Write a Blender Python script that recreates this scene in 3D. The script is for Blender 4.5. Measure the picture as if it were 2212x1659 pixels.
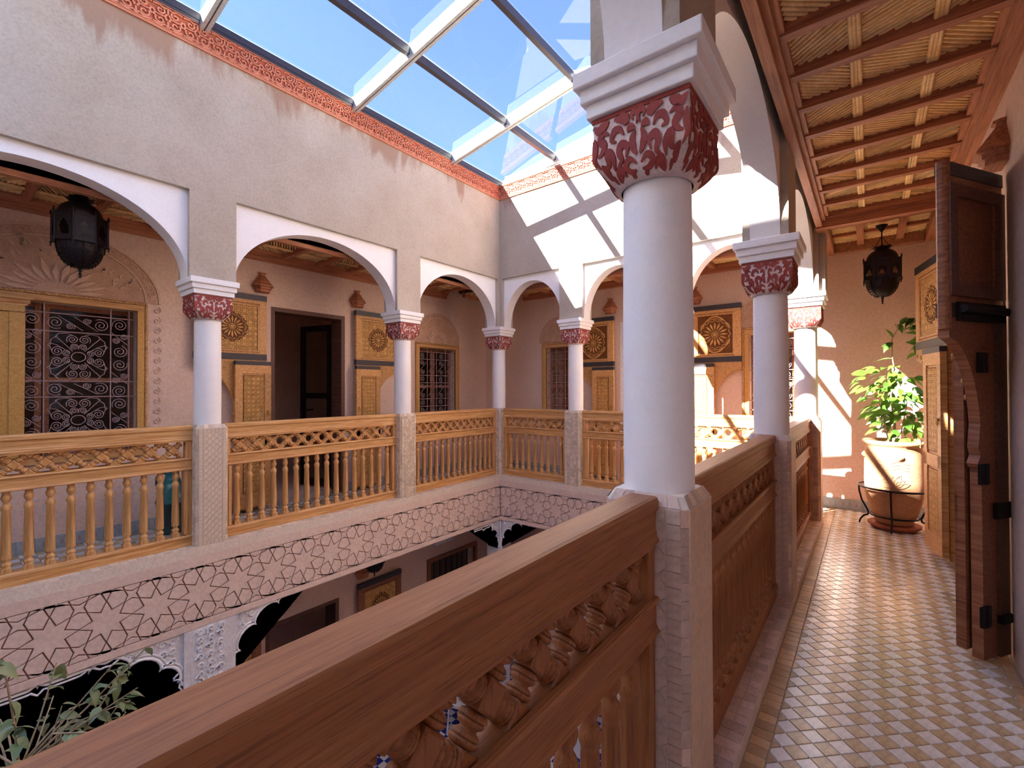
import bpy, bmesh, math, random
from mathutils import Vector, Matrix
random.seed(7)
for _o in list(bpy.data.objects): bpy.data.objects.remove(_o, do_unlink=True)
SC = bpy.context.scene
COL = SC.collection
R = math.radians
PI = math.pi
# ---------------------------------------------------------------- camera
F_PX, YAW, PITCH, ROLL, EYE = 993.1, R(37.85), R(0.58), R(-0.2), 1.38
_fw = Vector((-math.sin(YAW)*math.cos(PITCH), math.cos(YAW)*math.cos(PITCH), math.sin(PITCH)))
_r0 = Vector((math.cos(YAW), math.sin(YAW), 0)); _u0 = _r0.cross(_fw)
_rt = _r0*math.cos(ROLL)+_u0*math.sin(ROLL); _up = _u0*math.cos(ROLL)-_r0*math.sin(ROLL)
_cd = bpy.data.cameras.new('camera'); CAM = bpy.data.objects.new('camera', _cd); COL.objects.link(CAM)
_cd.sensor_fit = 'HORIZONTAL'; _cd.sensor_width = 36.0; _cd.lens = F_PX/2212*36.0
_cd.clip_start = .03; _cd.clip_end = 200
CAM.matrix_world = Matrix(((_rt.x,_up.x,-_fw.x,0),(_rt.y,_up.y,-_fw.y,0),(_rt.z,_up.z,-_fw.z,EYE),(0,0,0,1)))
SC.camera = CAM
def px(p):
    v = Vector(p)-Vector((0,0,EYE)); d = v.dot(_fw)
    if d < .05: return None
    return (1106+F_PX*v.dot(_rt)/d, 829.5-F_PX*v.dot(_up)/d, d)
# ---------------------------------------------------------------- sky, sun, exposure
SUN_DIR = Vector((.53, 1.0, -.85)).normalized()
W = bpy.data.worlds.new('sky'); SC.world = W; W.use_nodes = True
_n = W.node_tree.nodes; _l = W.node_tree.links
_bg = _n['Background']; _sky = _n.new('ShaderNodeTexSky'); _sky.sky_type = 'NISHITA'; _sky.sun_disc = False
_sky.sun_elevation = math.asin(-SUN_DIR.z); _sky.sun_rotation = math.atan2(-SUN_DIR.x, -SUN_DIR.y)
_sky.air_density = 1.0; _sky.dust_density = .2; _sky.ozone_density = 2.2
_bg.inputs['Strength'].default_value = .21
_l.new(_sky.outputs['Color'], _bg.inputs['Color'])
_sd = bpy.data.lights.new('sun', 'SUN'); _sd.energy = 32.0; _sd.angle = R(.53); _sd.color = (1.0, .90, .64)
SUN = bpy.data.objects.new('sun', _sd); COL.objects.link(SUN)
SUN.rotation_euler = SUN_DIR.to_track_quat('-Z', 'Y').to_euler(); SUN.location = (-8, -12, 12)
vs = SC.view_settings
vs.view_transform = 'Standard'; vs.look = 'None'; vs.gamma = 1.0; vs.use_curve_mapping = False
vs.exposure = 3.15
SC.cycles.max_bounces = 16; SC.cycles.diffuse_bounces = 10; SC.cycles.glossy_bounces = 6; SC.cycles.transparent_max_bounces = 16
# ---------------------------------------------------------------- materials
MATS = {}
def s2l(c): return tuple(((x/255)/12.92 if x/255 <= .04045 else ((x/255+.055)/1.055)**2.4) for x in c)
def newmat(name):
    m = bpy.data.materials.new(name); m.use_nodes = True; MATS[name] = m
    return m, m.node_tree.nodes, m.node_tree.links, m.node_tree.nodes['Principled BSDF']
def ramp(n, stops):
    r = n.new('ShaderNodeValToRGB'); e = r.color_ramp.elements
    e[0].position, e[0].color = stops[0][0], (*stops[0][1], 1)
    e[1].position, e[1].color = stops[-1][0], (*stops[-1][1], 1)
    for p, c in stops[1:-1]:
        x = e.new(p); x.color = (*c, 1)
    return r
def coords(n, l, scale=(1,1,1), src='Object'):
    t = n.new('ShaderNodeTexCoord'); mp = n.new('ShaderNodeMapping'); mp.inputs['Scale'].default_value = scale
    l.new(t.outputs[src], mp.inputs['Vector']); return mp.outputs['Vector']
def noise(n, l, vec, scale, detail=6, rough=.6, dist=0):
    t = n.new('ShaderNodeTexNoise'); t.inputs['Scale'].default_value = scale; t.inputs['Detail'].default_value = detail
    t.inputs['Roughness'].default_value = rough; t.inputs['Distortion'].default_value = dist
    l.new(vec, t.inputs['Vector']); return t.outputs['Fac']
def bump(n, l, h, bsdf, strength=.3, dist=.01):
    b = n.new('ShaderNodeBump'); b.inputs['Strength'].default_value = strength; b.inputs['Distance'].default_value = dist
    l.new(h, b.inputs['Height']); l.new(b.outputs['Normal'], bsdf.inputs['Normal']); return b
def mixc(n, l, fac, a, b, mode='MIX'):
    m = n.new('ShaderNodeMix'); m.data_type = 'RGBA'; m.blend_type = mode
    if isinstance(fac, float): m.inputs[0].default_value = fac
    else: l.new(fac, m.inputs[0])
    for s, v in ((m.inputs[6], a), (m.inputs[7], b)):
        if isinstance(v, tuple): s.default_value = (*v, 1)
        else: l.new(v, s)
    return m.outputs[2]
def mottled(name, c1, c2, scale=3, rough=.85, bs=.25, bd=.004, fine=60, src='Object', spec=.3, island=0.0, bscale=None, amp=.11):
    m, n, l, b = newmat(name); v = coords(n, l, src=src)
    f = noise(n, l, v, scale, 8, .65); rp = ramp(n, [(.32, s2l(c1)), (.68, s2l(c2))]); l.new(f, rp.inputs['Fac'])
    g = noise(n, l, v, fine, 4, .6); c = rp.outputs['Color']
    rp2 = ramp(n, [(.3, (1-amp*1.3,)*3), (.7, (1+amp*.7,)*3)]); l.new(g, rp2.inputs['Fac'])
    c = mixc(n, l, 1.0, c, rp2.outputs['Color'], 'MULTIPLY')
    if island:
        gi = n.new('ShaderNodeNewGeometry'); rr = ramp(n, [(0, (1-island,)*3), (1, (1+island*.6,)*3)])
        l.new(gi.outputs['Random Per Island'], rr.inputs['Fac']); c = mixc(n, l, 1.0, c, rr.outputs['Color'], 'MULTIPLY')
    l.new(c, b.inputs['Base Color']); b.inputs['Roughness'].default_value = rough; b.inputs['Specular IOR Level'].default_value = spec
    if bs: bump(n, l, noise(n, l, v, bscale or fine*.6, 6, .65), b, bs, bd)
    return m
def wood(name, axis, c1, c2, c3, rough=.5, bs=.35, sc=1.0, island=.22):
    m, n, l, b = newmat(name)
    st = {'x': (2.6, 55, 55), 'y': (55, 2.6, 55), 'z': (55, 55, 2.6)}[axis]
    v = coords(n, l, tuple(s*sc for s in st)); f = noise(n, l, v, 1.0, 7, .62, .6)
    rp = ramp(n, [(.30, s2l(c1)), (.5, s2l(c2)), (.72, s2l(c3))]); l.new(f, rp.inputs['Fac'])
    st2 = tuple(s*6 if s*1.0 > 10 else s*3 for s in st)
    g = noise(n, l, coords(n, l, st2), 1.0, 4, .7)
    rp2 = ramp(n, [(.37, (.40,.34,.30)), (.47, (1,1,1)), (1, (1.06,1.06,1.06))]); l.new(g, rp2.inputs['Fac'])
    c = mixc(n, l, .6, rp.outputs['Color'], rp2.outputs['Color'], 'MULTIPLY')
    gi = n.new('ShaderNodeNewGeometry'); rr = ramp(n, [(0, (1-island, 1-island*1.1, 1-island*1.2)), (1, (1.1, 1.1, 1.1))])
    l.new(gi.outputs['Random Per Island'], rr.inputs['Fac']); c = mixc(n, l, 1.0, c, rr.outputs['Color'], 'MULTIPLY')
    l.new(c, b.inputs['Base Color']); b.inputs['Roughness'].default_value = rough; b.inputs['Specular IOR Level'].default_value = .4
    bump(n, l, g, b, bs, .002); return m
def flat(name, c, rough=.5, metal=0.0, spec=.5):
    m, n, l, b = newmat(name); b.inputs['Base Color'].default_value = (*s2l(c), 1)
    b.inputs['Roughness'].default_value = rough; b.inputs['Metallic'].default_value = metal; b.inputs['Specular IOR Level'].default_value = spec
    v = coords(n, l); g = noise(n, l, v, 40, 3)
    rp = ramp(n, [(.3, tuple(x*.82 for x in s2l(c))), (.7, tuple(min(1, x*1.12) for x in s2l(c)))]); l.new(g, rp.inputs['Fac'])
    l.new(rp.outputs['Color'], b.inputs['Base Color']); return m

# upper courtyard wall: pink lime plaster with water stains that run down from the frieze
def make_wall_mat():
    m, n, l, b = newmat('plaster_court'); v = coords(n, l, src='Object')
    f = noise(n, l, v, 2.2, 8, .65); rp = ramp(n, [(.3, s2l((176,163,148))), (.7, s2l((190,180,166)))]); l.new(f, rp.inputs['Fac'])
    g = noise(n, l, v, 55, 4, .6); rp2 = ramp(n, [(.25, (.84,.84,.84)), (.6, (1.03,1.03,1.03))]); l.new(g, rp2.inputs['Fac'])
    c = mixc(n, l, 1.0, rp.outputs['Color'], rp2.outputs['Color'], 'MULTIPLY')
    geo = n.new('ShaderNodeNewGeometry'); sep = n.new('ShaderNodeSeparateXYZ'); l.new(geo.outputs['Position'], sep.inputs[0])
    hz = n.new('ShaderNodeMapRange'); hz.inputs[1].default_value = 3.15; hz.inputs[2].default_value = 4.3; l.new(sep.outputs['Z'], hz.inputs[0])
    st = noise(n, l, coords(n, l, (1.3, 1.3, .32)), 2.6, 7, .6, .3)
    mul = n.new('ShaderNodeMath'); mul.operation = 'MULTIPLY'; l.new(hz.outputs[0], mul.inputs[0]); l.new(st, mul.inputs[1])
    rs = ramp(n, [(.42, (0,0,0)), (.50, (.75,.75,.75))]); l.new(mul.outputs[0], rs.inputs['Fac'])
    c = mixc(n, l, rs.outputs['Color'], c, s2l((152,118,98)))
    l.new(c, b.inputs['Base Color']); b.inputs['Roughness'].default_value = .9; b.inputs['Specular IOR Level'].default_value = .2
    bump(n, l, noise(n, l, v, 30, 7, .68), b, .35, .006)
make_wall_mat()
mottled('plaster_gallery', (216,186,168), (227,201,184), 1.6, .8, .2, .004, 40)
mottled('plaster_band', (220,194,178), (230,207,192), 2.5, .8, .25, .004, 50, island=.06)
mottled('plaster_band_groove', (150,104,82), (168,120,96), 4, .9, .3, .004, 60)
mottled('plaster_dark', (150,96,76), (168,112,90), 1.6, .8, .2, .004, 40)
mottled('stucco_white', (238,236,236), (244,243,243), 3, .75, .06, .002, 60, amp=.03)
mottled('stucco_carved', (222,220,222), (236,234,236), 8, .75, .6, .01, 60)
mottled('column_white', (238,236,236), (244,243,243), 5, .5, .03, .001, 70, amp=.02)
mottled('frieze_red', (200,128,100), (214,146,118), 3, .85, .3, .004, 60)
mottled('frieze_ground', (164,88,66), (182,104,80), 3, .9, .3, .004, 60)
mottled('capital_pale', (214,190,182), (232,214,208), 40, .85, .6, .004, 160)
mottled('capital_red', (142,58,52), (160,74,66), 10, .7, .25, .003, 90)
mottled('lunette_ground', (188,150,126), (204,168,144), 10, .85, .6, .006, 80)
mottled('lunette_plaster', (208,172,148), (222,190,168), 10, .85, .6, .006, 80)
mottled('tile_beige', (210,190,166), (226,209,188), 14, .4, .25, .003, 70, island=.22)
mottled('tile_pinkish', (196,166,148), (214,188,170), 14, .4, .25, .003, 70, island=.25)
mottled('tile_grout', (220,204,186), (230,216,200), 10, .9, .2, .003, 60)
mottled('pedestal_plaster', (202,168,138), (216,186,158), 6, .55, .12, .003, 50)
mottled('floor_white', (222,220,216), (234,232,228), 30, .22, .35, .004, 80, island=.16, spec=.6, bscale=16)
mottled('floor_tan', (186,162,128), (206,184,150), 30, .25, .35, .004, 80, island=.30, spec=.6, bscale=16)
mottled('floor_border', (184,148,108), (204,170,130), 30, .28, .35, .004, 80, island=.30, spec=.6, bscale=16)
mottled('floor_grout', (166,150,132), (186,170,150), 20, .9, .2, .003, 60)
mottled('tile_blue', (30,48,128), (44,66,160), 20, .2, .15, .003, 60, island=.35, spec=.6)
mottled('tile_grey', (150,158,160), (176,182,184), 12, .45, .2, .003, 50, island=.12)
CED = ((176,120,66), (212,160,100), (230,188,132)); CED_SHADE = ((146,88,48), (160,100,56), (174,114,68))  # browner near-side cedar: partly its hue, mostly shade put into the colour
wood('cedar_x', 'x', *CED); wood('cedar_z', 'z', *CED); wood('cedarb_x', 'x', *CED_SHADE); wood('cedarb_z', 'z', *CED_SHADE)
wood('beam_x', 'x', (140,82,58), (176,112,80), (200,138,102), .6)
wood('beam_y', 'y', (150,94,66), (184,124,90), (206,150,114), .6)
wood('brown_z', 'z', (116,68,46), (150,96,66), (176,124,88), .45)
wood('dark_wood', 'z', (84,54,44), (104,70,56), (124,88,72), .5)
wood('shutter_wood', 'z', (190,140,72), (208,160,88), (220,176,106), .4, .1, island=.08)
mottled('carved_wood', (206,154,88), (228,182,112), 20, .55, .3, .003, 90, island=.2)
mottled('carved_ground', (104,60,28), (128,78,40), 20, .7, .3, .003, 90)
mottled('reed', (226,182,118), (246,216,160), 9, .6, .25, .003, 60, island=.35)
mottled('reed_ground', (110,76,52), (130,92,64), 9, .9, .2, .003, 60)
flat('iron', (34,24,24), .5, .6); flat('iron_grey', (170,146,146), .45, .3)
flat('strap_metal', (70,66,70), .5, .5); flat('lantern_metal', (40,32,32), .45, .6)
flat('alu_white', (206,214,214), .35, .1); flat('alu_dark', (62,56,60), .35, .2)
flat('brass', (190,140,60), .3, .9)
mottled('terracotta', (160,118,84), (186,144,108), 5, .85, .4, .006, 50)
mottled('terracotta_red', (150,84,58), (176,106,76), 5, .8, .3, .004, 50)
mottled('soil', (60,42,28), (84,60,40), 20, 1, .8, .01, 60)
mottled('jug_teal', (8,92,96), (20,124,122), 6, .22, .1, .003, 40, spec=.6)
mottled('jug_dark', (4,48,54), (12,72,74), 6, .22, .1, .003, 40, spec=.6)
mottled('bark', (150,130,100), (184,164,132), 12, .9, .4, .004, 60)
flat('white_paint', (232,232,230), .5); flat('wire_white', (228,226,222), .4)
def leafmat(name, c1, c2):
    m, n, l, b = newmat(name); gi = n.new('ShaderNodeNewGeometry')
    rp = ramp(n, [(0, s2l(c1)), (1, s2l(c2))]); l.new(gi.outputs['Random Per Island'], rp.inputs['Fac'])
    oi = n.new('ShaderNodeObjectInfo'); rp2 = ramp(n, [(0, s2l(c1)), (1, s2l(c2))]); l.new(oi.outputs['Random'], rp2.inputs['Fac'])
    c = mixc(n, l, .7, rp.outputs['Color'], rp2.outputs['Color'])
    l.new(c, b.inputs['Base Color']); b.inputs['Roughness'].default_value = .35
    tr = n.new('ShaderNodeBsdfTranslucent'); l.new(c, tr.inputs['Color'])
    mx = n.new('ShaderNodeMixShader'); mx.inputs[0].default_value = .3
    l.new(b.outputs[0], mx.inputs[1]); l.new(tr.outputs[0], mx.inputs[2]); l.new(mx.outputs[0], n['Material Output'].inputs['Surface'])
leafmat('leaf', (40,84,28), (120,160,58)); leafmat('leaf_dull', (84,110,70), (168,180,132))
def glassmat(name, tint, ior=1.45, rough=0.0):
    m, n, l, b = newmat(name); n.remove(b)
    t = n.new('ShaderNodeBsdfTransparent'); t.inputs['Color'].default_value = (*tint, 1)
    g = n.new('ShaderNodeBsdfGlossy'); g.inputs['Roughness'].default_value = rough
    lw = n.new('ShaderNodeLayerWeight'); lw.inputs['Blend'].default_value = .5; pw = n.new('ShaderNodeMath'); pw.operation = 'POWER'; pw.inputs[1].default_value = 3.2; l.new(lw.outputs['Facing'], pw.inputs[0])
    fr = n.new('ShaderNodeMath'); fr.operation = 'MULTIPLY_ADD'; fr.inputs[1].default_value = .35; fr.inputs[2].default_value = .035; l.new(pw.outputs[0], fr.inputs[0])
    mx = n.new('ShaderNodeMixShader'); l.new(fr.outputs[0], mx.inputs[0]); l.new(t.outputs[0], mx.inputs[1]); l.new(g.outputs[0], mx.inputs[2])
    l.new(mx.outputs[0], n['Material Output'].inputs['Surface'])
glassmat('roof_glass', (.205,.215,.29)); glassmat('window_glass', (.7,.72,.72))
glassmat('lantern_glass', (.42,.38,.36), 1.5, .2)

# ---------------------------------------------------------------- mesh helpers
class MB:
    def __init__(s, M=None): s.v = []; s.f = []; s.mi = []; s.sm = []; s.M = M
    def add(s, vs_, fs, mi=0, smooth=False, M=None):
        o = len(s.v); M = M or s.M
        for p in vs_:
            p = Vector(p); s.v.append(M @ p if M else p)
        for f in fs: s.f.append(tuple(i+o for i in f)); s.mi.append(mi); s.sm.append(smooth)
    def box(s, x0, y0, z0, x1, y1, z1, mi=0, M=None):
        if x0 > x1: x0, x1 = x1, x0
        if y0 > y1: y0, y1 = y1, y0
        if z0 > z1: z0, z1 = z1, z0
        s.add([(x0,y0,z0),(x1,y0,z0),(x1,y1,z0),(x0,y1,z0),(x0,y0,z1),(x1,y0,z1),(x1,y1,z1),(x0,y1,z1)],
              [(0,3,2,1),(4,5,6,7),(0,1,5,4),(1,2,6,5),(2,3,7,6),(3,0,4,7)], mi, False, M)
    def prism(s, poly, a, b, plane='xy', mi=0, M=None, cap=True, smooth=False):
        # poly in 2D, extruded along third axis from a to b
        def P(u, v, w): return {'xy': (u,v,w), 'xz': (u,w,v), 'yz': (w,u,v)}[plane]
        n = len(poly); vs_ = [P(u, v, a) for u, v in poly]+[P(u, v, b) for u, v in poly]
        fs = [(i, (i+1) % n, n+(i+1) % n, n+i) for i in range(n)]
        s.add(vs_, fs, mi, smooth, M)
        if cap: s.add(vs_, [tuple(range(n))[::-1], tuple(range(n, 2*n))], mi, False, M)
    def lathe(s, prof, n=16, mi=0, smooth=True, M=None, cx=0, cy=0, cap=True, flute=None):
        vs_ = []; fs = []
        for k, (r, z) in enumerate(prof):
            for i in range(n):
                a = 2*PI*(i+.5)/n; rr = r
                if flute and flute[0] <= k <= flute[1] and i % 2: rr = r*flute[2]
                vs_.append((cx+rr*math.cos(a), cy+rr*math.sin(a), z))
        m = len(prof)
        for k in range(m-1):
            for i in range(n):
                j = (i+1) % n; fs.append((k*n+i, k*n+j, (k+1)*n+j, (k+1)*n+i))
        s.add(vs_, fs, mi, smooth, M)
        if cap:
            if prof[0][0] > 1e-4: s.add(vs_[:n], [tuple(range(n))[::-1]], mi, False, M)
            if prof[-1][0] > 1e-4: s.add(vs_[-n:], [tuple(range(n))], mi, False, M)
    def tube(s, pts, r, n=6, mi=0, closed=False, smooth=True, M=None, cap=True):
        pts = [Vector(p) for p in pts]; m = len(pts); vs_ = []; prev = None
        for k in range(m):
            if closed: t = (pts[(k+1) % m]-pts[k-1])
            else: t = pts[min(k+1, m-1)]-pts[max(k-1, 0)]
            if t.length < 1e-9: t = Vector((0,0,1))
            t.normalize()
            if prev is None:
                a = Vector((0,0,1)) if abs(t.z) < .9 else Vector((1,0,0)); nn = t.cross(a).normalized()
            else: nn = (prev-t*prev.dot(t)); nn = nn.normalized() if nn.length > 1e-6 else t.orthogonal().normalized()
            prev = nn; bb = t.cross(nn); rr = r[k] if isinstance(r, (list, tuple)) else r
            for i in range(n):
                a = 2*PI*i/n; vs_.append(pts[k]+nn*(rr*math.cos(a))+bb*(rr*math.sin(a)))
        fs = []
        for k in range(m if closed else m-1):
            for i in range(n):
                j = (i+1) % n; k2 = (k+1) % m; fs.append((k*n+i, k*n+j, k2*n+j, k2*n+i))
        s.add(vs_, fs, mi, smooth, M)
        if cap and not closed: s.add(vs_, [tuple(range(n))[::-1], tuple(range((m-1)*n, m*n))], mi, False, M)
    def ribbon(s, pts, w, h, plane_M, mi=0):
        # raised flat ribbon along 2D points in the local xy plane of plane_M, height h along local z
        m = len(pts); L = []; Rr = []
        for k in range(m):
            a = pts[max(k-1, 0)]; b = pts[min(k+1, m-1)]; dx, dy = b[0]-a[0], b[1]-a[1]; d = math.hypot(dx, dy) or 1
            ww = (w[k] if isinstance(w, (list, tuple)) else w)/2
            L.append((pts[k][0]-dy/d*ww, pts[k][1]+dx/d*ww)); Rr.append((pts[k][0]+dy/d*ww, pts[k][1]-dx/d*ww))
        vs_ = []
        for k in range(m):
            vs_ += [(*L[k], 0), (*L[k], h), (*Rr[k], h), (*Rr[k], 0)]
        fs = []
        for k in range(m-1):
            o = 4*k
            for a in range(3): fs.append((o+a, o+a+1, o+4+a+1, o+4+a))
        fs += [(3,2,1,0), (4*m-4, 4*m-3, 4*m-2, 4*m-1)]
        s.add(vs_, fs, mi, False, plane_M)
    def mesh(s, name, mats, bevel=0, merge=False):
        me = bpy.data.meshes.new(name); me.from_pydata([tuple(v) for v in s.v], [], s.f)
        if isinstance(mats, str): mats = [mats]
        for m in mats: me.materials.append(MATS[m])
        me.polygons.foreach_set('material_index', s.mi); me.polygons.foreach_set('use_smooth', s.sm)
        bm = bmesh.new(); bm.from_mesh(me)
        if merge or bevel: bmesh.ops.remove_doubles(bm, verts=bm.verts, dist=1e-5)
        if bevel:
            ed = [e for e in bm.edges if len(e.link_faces) == 2 and e.calc_face_angle(0) > .5]
            bmesh.ops.bevel(bm, geom=ed, offset=bevel, segments=2, affect='EDGES', profile=.5)
        bmesh.ops.recalc_face_normals(bm, faces=bm.faces)
        bm.to_mesh(me); bm.free(); me.update(); return me
    def build(s, name, mats, parent=None, bevel=0, M=None, merge=False):
        return link(name, s.mesh(name, mats, bevel, merge), parent, M)
def link(name, me, parent=None, M=None):
    o = bpy.data.objects.new(name, me); COL.objects.link(o)
    if parent is not None: o.parent = parent
    if M is not None: o.matrix_local = M
    return o
def tag(o, label=None, cat=None, group=None, kind=None):
    if label: o['label'] = label
    if cat: o['category'] = cat
    if group: o['group'] = group
    if kind: o['kind'] = kind
    return o
def empty(name, M=None):
    o = bpy.data.objects.new(name, None); o.empty_display_size = .1; COL.objects.link(o)
    if M is not None: o.matrix_local = M
    return o
def T(x, y, z): return Matrix.Translation((x, y, z))
def RZ(a): return Matrix.Rotation(a, 4, 'Z')
def RX(a): return Matrix.Rotation(a, 4, 'X')
def RY(a): return Matrix.Rotation(a, 4, 'Y')
def frame(o, ex, ey, ez):
    return Matrix(((ex[0],ey[0],ez[0],o[0]),(ex[1],ey[1],ez[1],o[1]),(ex[2],ey[2],ez[2],o[2]),(0,0,0,1)))
def struct(o, label): return tag(o, label, kind='structure')
def spiral(cx, cy, r0, r1, a0, turns, n=22):
    return [(cx+(r0+(r1-r0)*k/n)*math.cos(a0+2*PI*turns*k/n), cy+(r0+(r1-r0)*k/n)*math.sin(a0+2*PI*turns*k/n)) for k in range(n+1)]
def clip_poly(poly, x0, y0, x1, y1):
    def cl(p, ins, inter):
        out = []
        for i in range(len(p)):
            a, b = p[i-1], p[i]
            if ins(b):
                if not ins(a): out.append(inter(a, b))
                out.append(b)
            elif ins(a): out.append(inter(a, b))
        return out
    def lx(c): return lambda a, b: (c, a[1]+(b[1]-a[1])*(c-a[0])/(b[0]-a[0]))
    def ly(c): return lambda a, b: (a[0]+(b[0]-a[0])*(c-a[1])/(b[1]-a[1]), c)
    for ins, it in ((lambda p: p[0] >= x0, lx(x0)), (lambda p: p[0] <= x1, lx(x1)), (lambda p: p[1] >= y0, ly(y0)), (lambda p: p[1] <= y1, ly(y1))):
        if not poly: return []
        poly = cl(poly, ins, it)
    q = []
    for p in poly:
        if not q or math.hypot(p[0]-q[-1][0], p[1]-q[-1][1]) > 1e-4: q.append(p)
    if len(q) > 1 and math.hypot(q[0][0]-q[-1][0], q[0][1]-q[-1][1]) < 1e-4: q.pop()
    return q
def area(p): return .5*sum(p[i-1][0]*p[i][1]-p[i][0]*p[i-1][1] for i in range(len(p)))
def inset(poly, d):
    # shrink a (possibly concave) polygon by moving every vertex along its mitre
    if area(poly) < 0: poly = poly[::-1]
    n = len(poly); out = []
    for i in range(n):
        a, b, c = Vector(poly[i-1]), Vector(poly[i]), Vector(poly[(i+1) % n])
        e1 = (b-a); e2 = (c-b)
        if e1.length < 1e-6 or e2.length < 1e-6: out.append(tuple(b)); continue
        e1.normalize(); e2.normalize(); n1 = Vector((-e1.y, e1.x)); n2 = Vector((-e2.y, e2.x)); k = 1+n1.dot(n2)
        m = (n1+n2)/max(k, .5); out.append(tuple(b+m*d))
    return out
def star_pieces(x0, y0, x1, y1, p, ox=0, oy=0, th=R(64), gap=.003):
    # eight-pointed stars with kite and four-pointed star pieces between them (octagon and square net)
    s = p/(1+math.sqrt(2)); ap = p/2; out = []
    def pic(cx, cy, n, apo, side, rot):
        M_ = []; I_ = []
        for i in range(n):
            a = rot+2*PI*i/n; M_.append((cx+apo*math.cos(a), cy+apo*math.sin(a)))
        for i in range(n):
            a = rot+2*PI*(i+.5)/n; half = PI/n
            # ray from edge midpoint at angle th to the edge; meets its neighbour on the bisector
            mm = Vector((apo, 0)); d = Vector((-math.sin(th), math.cos(th))); bis = Vector((math.cos(half), math.sin(half)))
            den = d.x*bis.y-d.y*bis.x; t = (-mm.x*bis.y+mm.y*bis.x)/den; q = mm+d*t; rr = q.length
            I_.append((cx+rr*math.cos(a), cy+rr*math.sin(a)))
        return M_, I_
    i0 = int(math.floor((x0-ox)/p))-1; i1 = int(math.ceil((x1-ox)/p))+1; j0 = int(math.floor((y0-oy)/p))-1; j1 = int(math.ceil((y1-oy)/p))+1
    for i in range(i0, i1+1):
        for j in range(j0, j1+1):
            cx, cy = ox+i*p, oy+j*p; Mo, Io = pic(cx, cy, 8, ap, s, 0)
            out.append([q for k in range(8) for q in (Mo[k], Io[k])])
            sx, sy = cx+p/2, cy+p/2; Ms, Is = pic(sx, sy, 4, s/2, s, PI/4)
            out.append([q for k in range(4) for q in (Ms[k], Is[k])])
            # kites round the four corners of the square at (sx, sy): rot angles 0, 90, 180, 270 degrees
            for k in range(4):
                a = PI/2*k; ca, sa = math.cos(a), math.sin(a)
                def rt_(q): return (sx+q[0]*ca-q[1]*sa, sy+q[0]*sa+q[1]*ca)
                # two octagons meet at edge midpoint (p/2 - 0 ...) on axis: the octagon above-right and below-right
                Ma = (p/2, 0)     # shared edge of the two octagons lies on the axis, vertical edge midpoint
                o1 = pic(p/2, p/2, 8, ap, s, 0); o2 = pic(p/2, -p/2, 8, ap, s, 0); sq = pic(0, 0, 4, s/2, s, PI/4)
                # the two octagons share a horizontal edge with midpoint (p/2, 0)
                out.append([rt_(q) for q in (Ma, o1[1][5], sq[0][0], sq[1][3], sq[0][3], o2[1][2])])
    res = []
    for q in out:
        c = clip_poly(q, x0, y0, x1, y1)
        if len(c) >= 3 and abs(area(c)) > p*p*.004:
            c2 = inset(c, gap)
            if area(c2) > p*p*.003: res.append(c2)
    return res
def piece_mesh(poly, h, ch, mat, name='piece'):
    b = MB(); n = len(poly); q = inset(poly, ch)
    vs_ = [(*p, 0) for p in poly]+[(*p, h-ch*.6) for p in poly]+[(*p, h) for p in q]
    fs = [(i, (i+1) % n, n+(i+1) % n, n+i) for i in range(n)]+[(n+i, n+(i+1) % n, 2*n+(i+1) % n, 2*n+i) for i in range(n)]+[tuple(range(2*n, 3*n))]
    b.add(vs_, fs); return b
# ---------------------------------------------------------------- plan of the house (metres, gallery floor at z = 0)
XL, XR, YB, YF = -4.597, -.512, 5.58, -2.70          # centre lines of the left, right, back and front arcades
XLW, XRW, YBW, YFW = -5.62, .56, 6.45, -3.60         # gallery back walls
YA = [-.62, 1.55, 3.69, YB]                          # left arcade columns
YC = [-.66, 1.39, 3.445, YB]                         # right arcade columns
XB = [XL, -3.216, -1.86, XR]                         # back arcade columns
WT = .13                                             # half thickness of the arcade wall
ZI, ZP, ZF0, ZF1, ZTOP = 2.327, 3.06, 4.27, 4.50, 4.52
ZL = .06                                             # ledge on which the balustrades stand
ZG = -3.62                                           # courtyard ground
ZB0 = -.62                                           # underside of the gallery edge band
PIL = .18                                            # half width of the wall strip above a column
# ---------------------------------------------------------------- gallery walls with openings
def wall_open(name, axis, pos, thick, a0, a1, z0, z1, holes, mat, label):
    """wall in the plane axis = pos, from pos to pos+thick, along the other axis from a0 to a1, with rectangular holes (b0,b1,c0,c1)"""
    b = MB(); cuts = sorted(set([a0, a1]+[h[0] for h in holes]+[h[1] for h in holes]))
    for i in range(len(cuts)-1):
        u0, u1 = cuts[i], cuts[i+1]; mid = (u0+u1)/2; spans = [(z0, z1)]
        for h in holes:
            if h[0] < mid < h[1]:
                ns = []
                for s0, s1 in spans:
                    if h[2] > s0: ns.append((s0, min(h[2], s1)))
                    if h[3] < s1: ns.append((max(h[3], s0), s1))
                spans = ns
        for s0, s1 in spans:
            if s1-s0 < 1e-4: continue
            if axis == 'x': b.box(pos, u0, s0, pos+thick, u1, s1)
            else: b.box(u0, pos, s0, u1, pos+thick, s1)
    return struct(b.build(name, mat), label)
H_L = [(.02, 1.29, .80, 2.147), (2.556, 3.535, 0, 2.37), (4.836, 5.639, .80, 2.045)]
wall_left_gallery = wall_open('wall_left_gallery', 'x', XLW, -.28, YFW-.3, YBW+.3, 0, 3.3, H_L, 'plaster_gallery', 'pink plaster back wall of the far gallery with the iron grilled windows and open double doors')
H_B = [(-4.28, -3.76, .80, 2.06), (-2.95, -1.95, 0, 2.37), (-1.20, -.70, .80, 2.06)]
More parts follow.
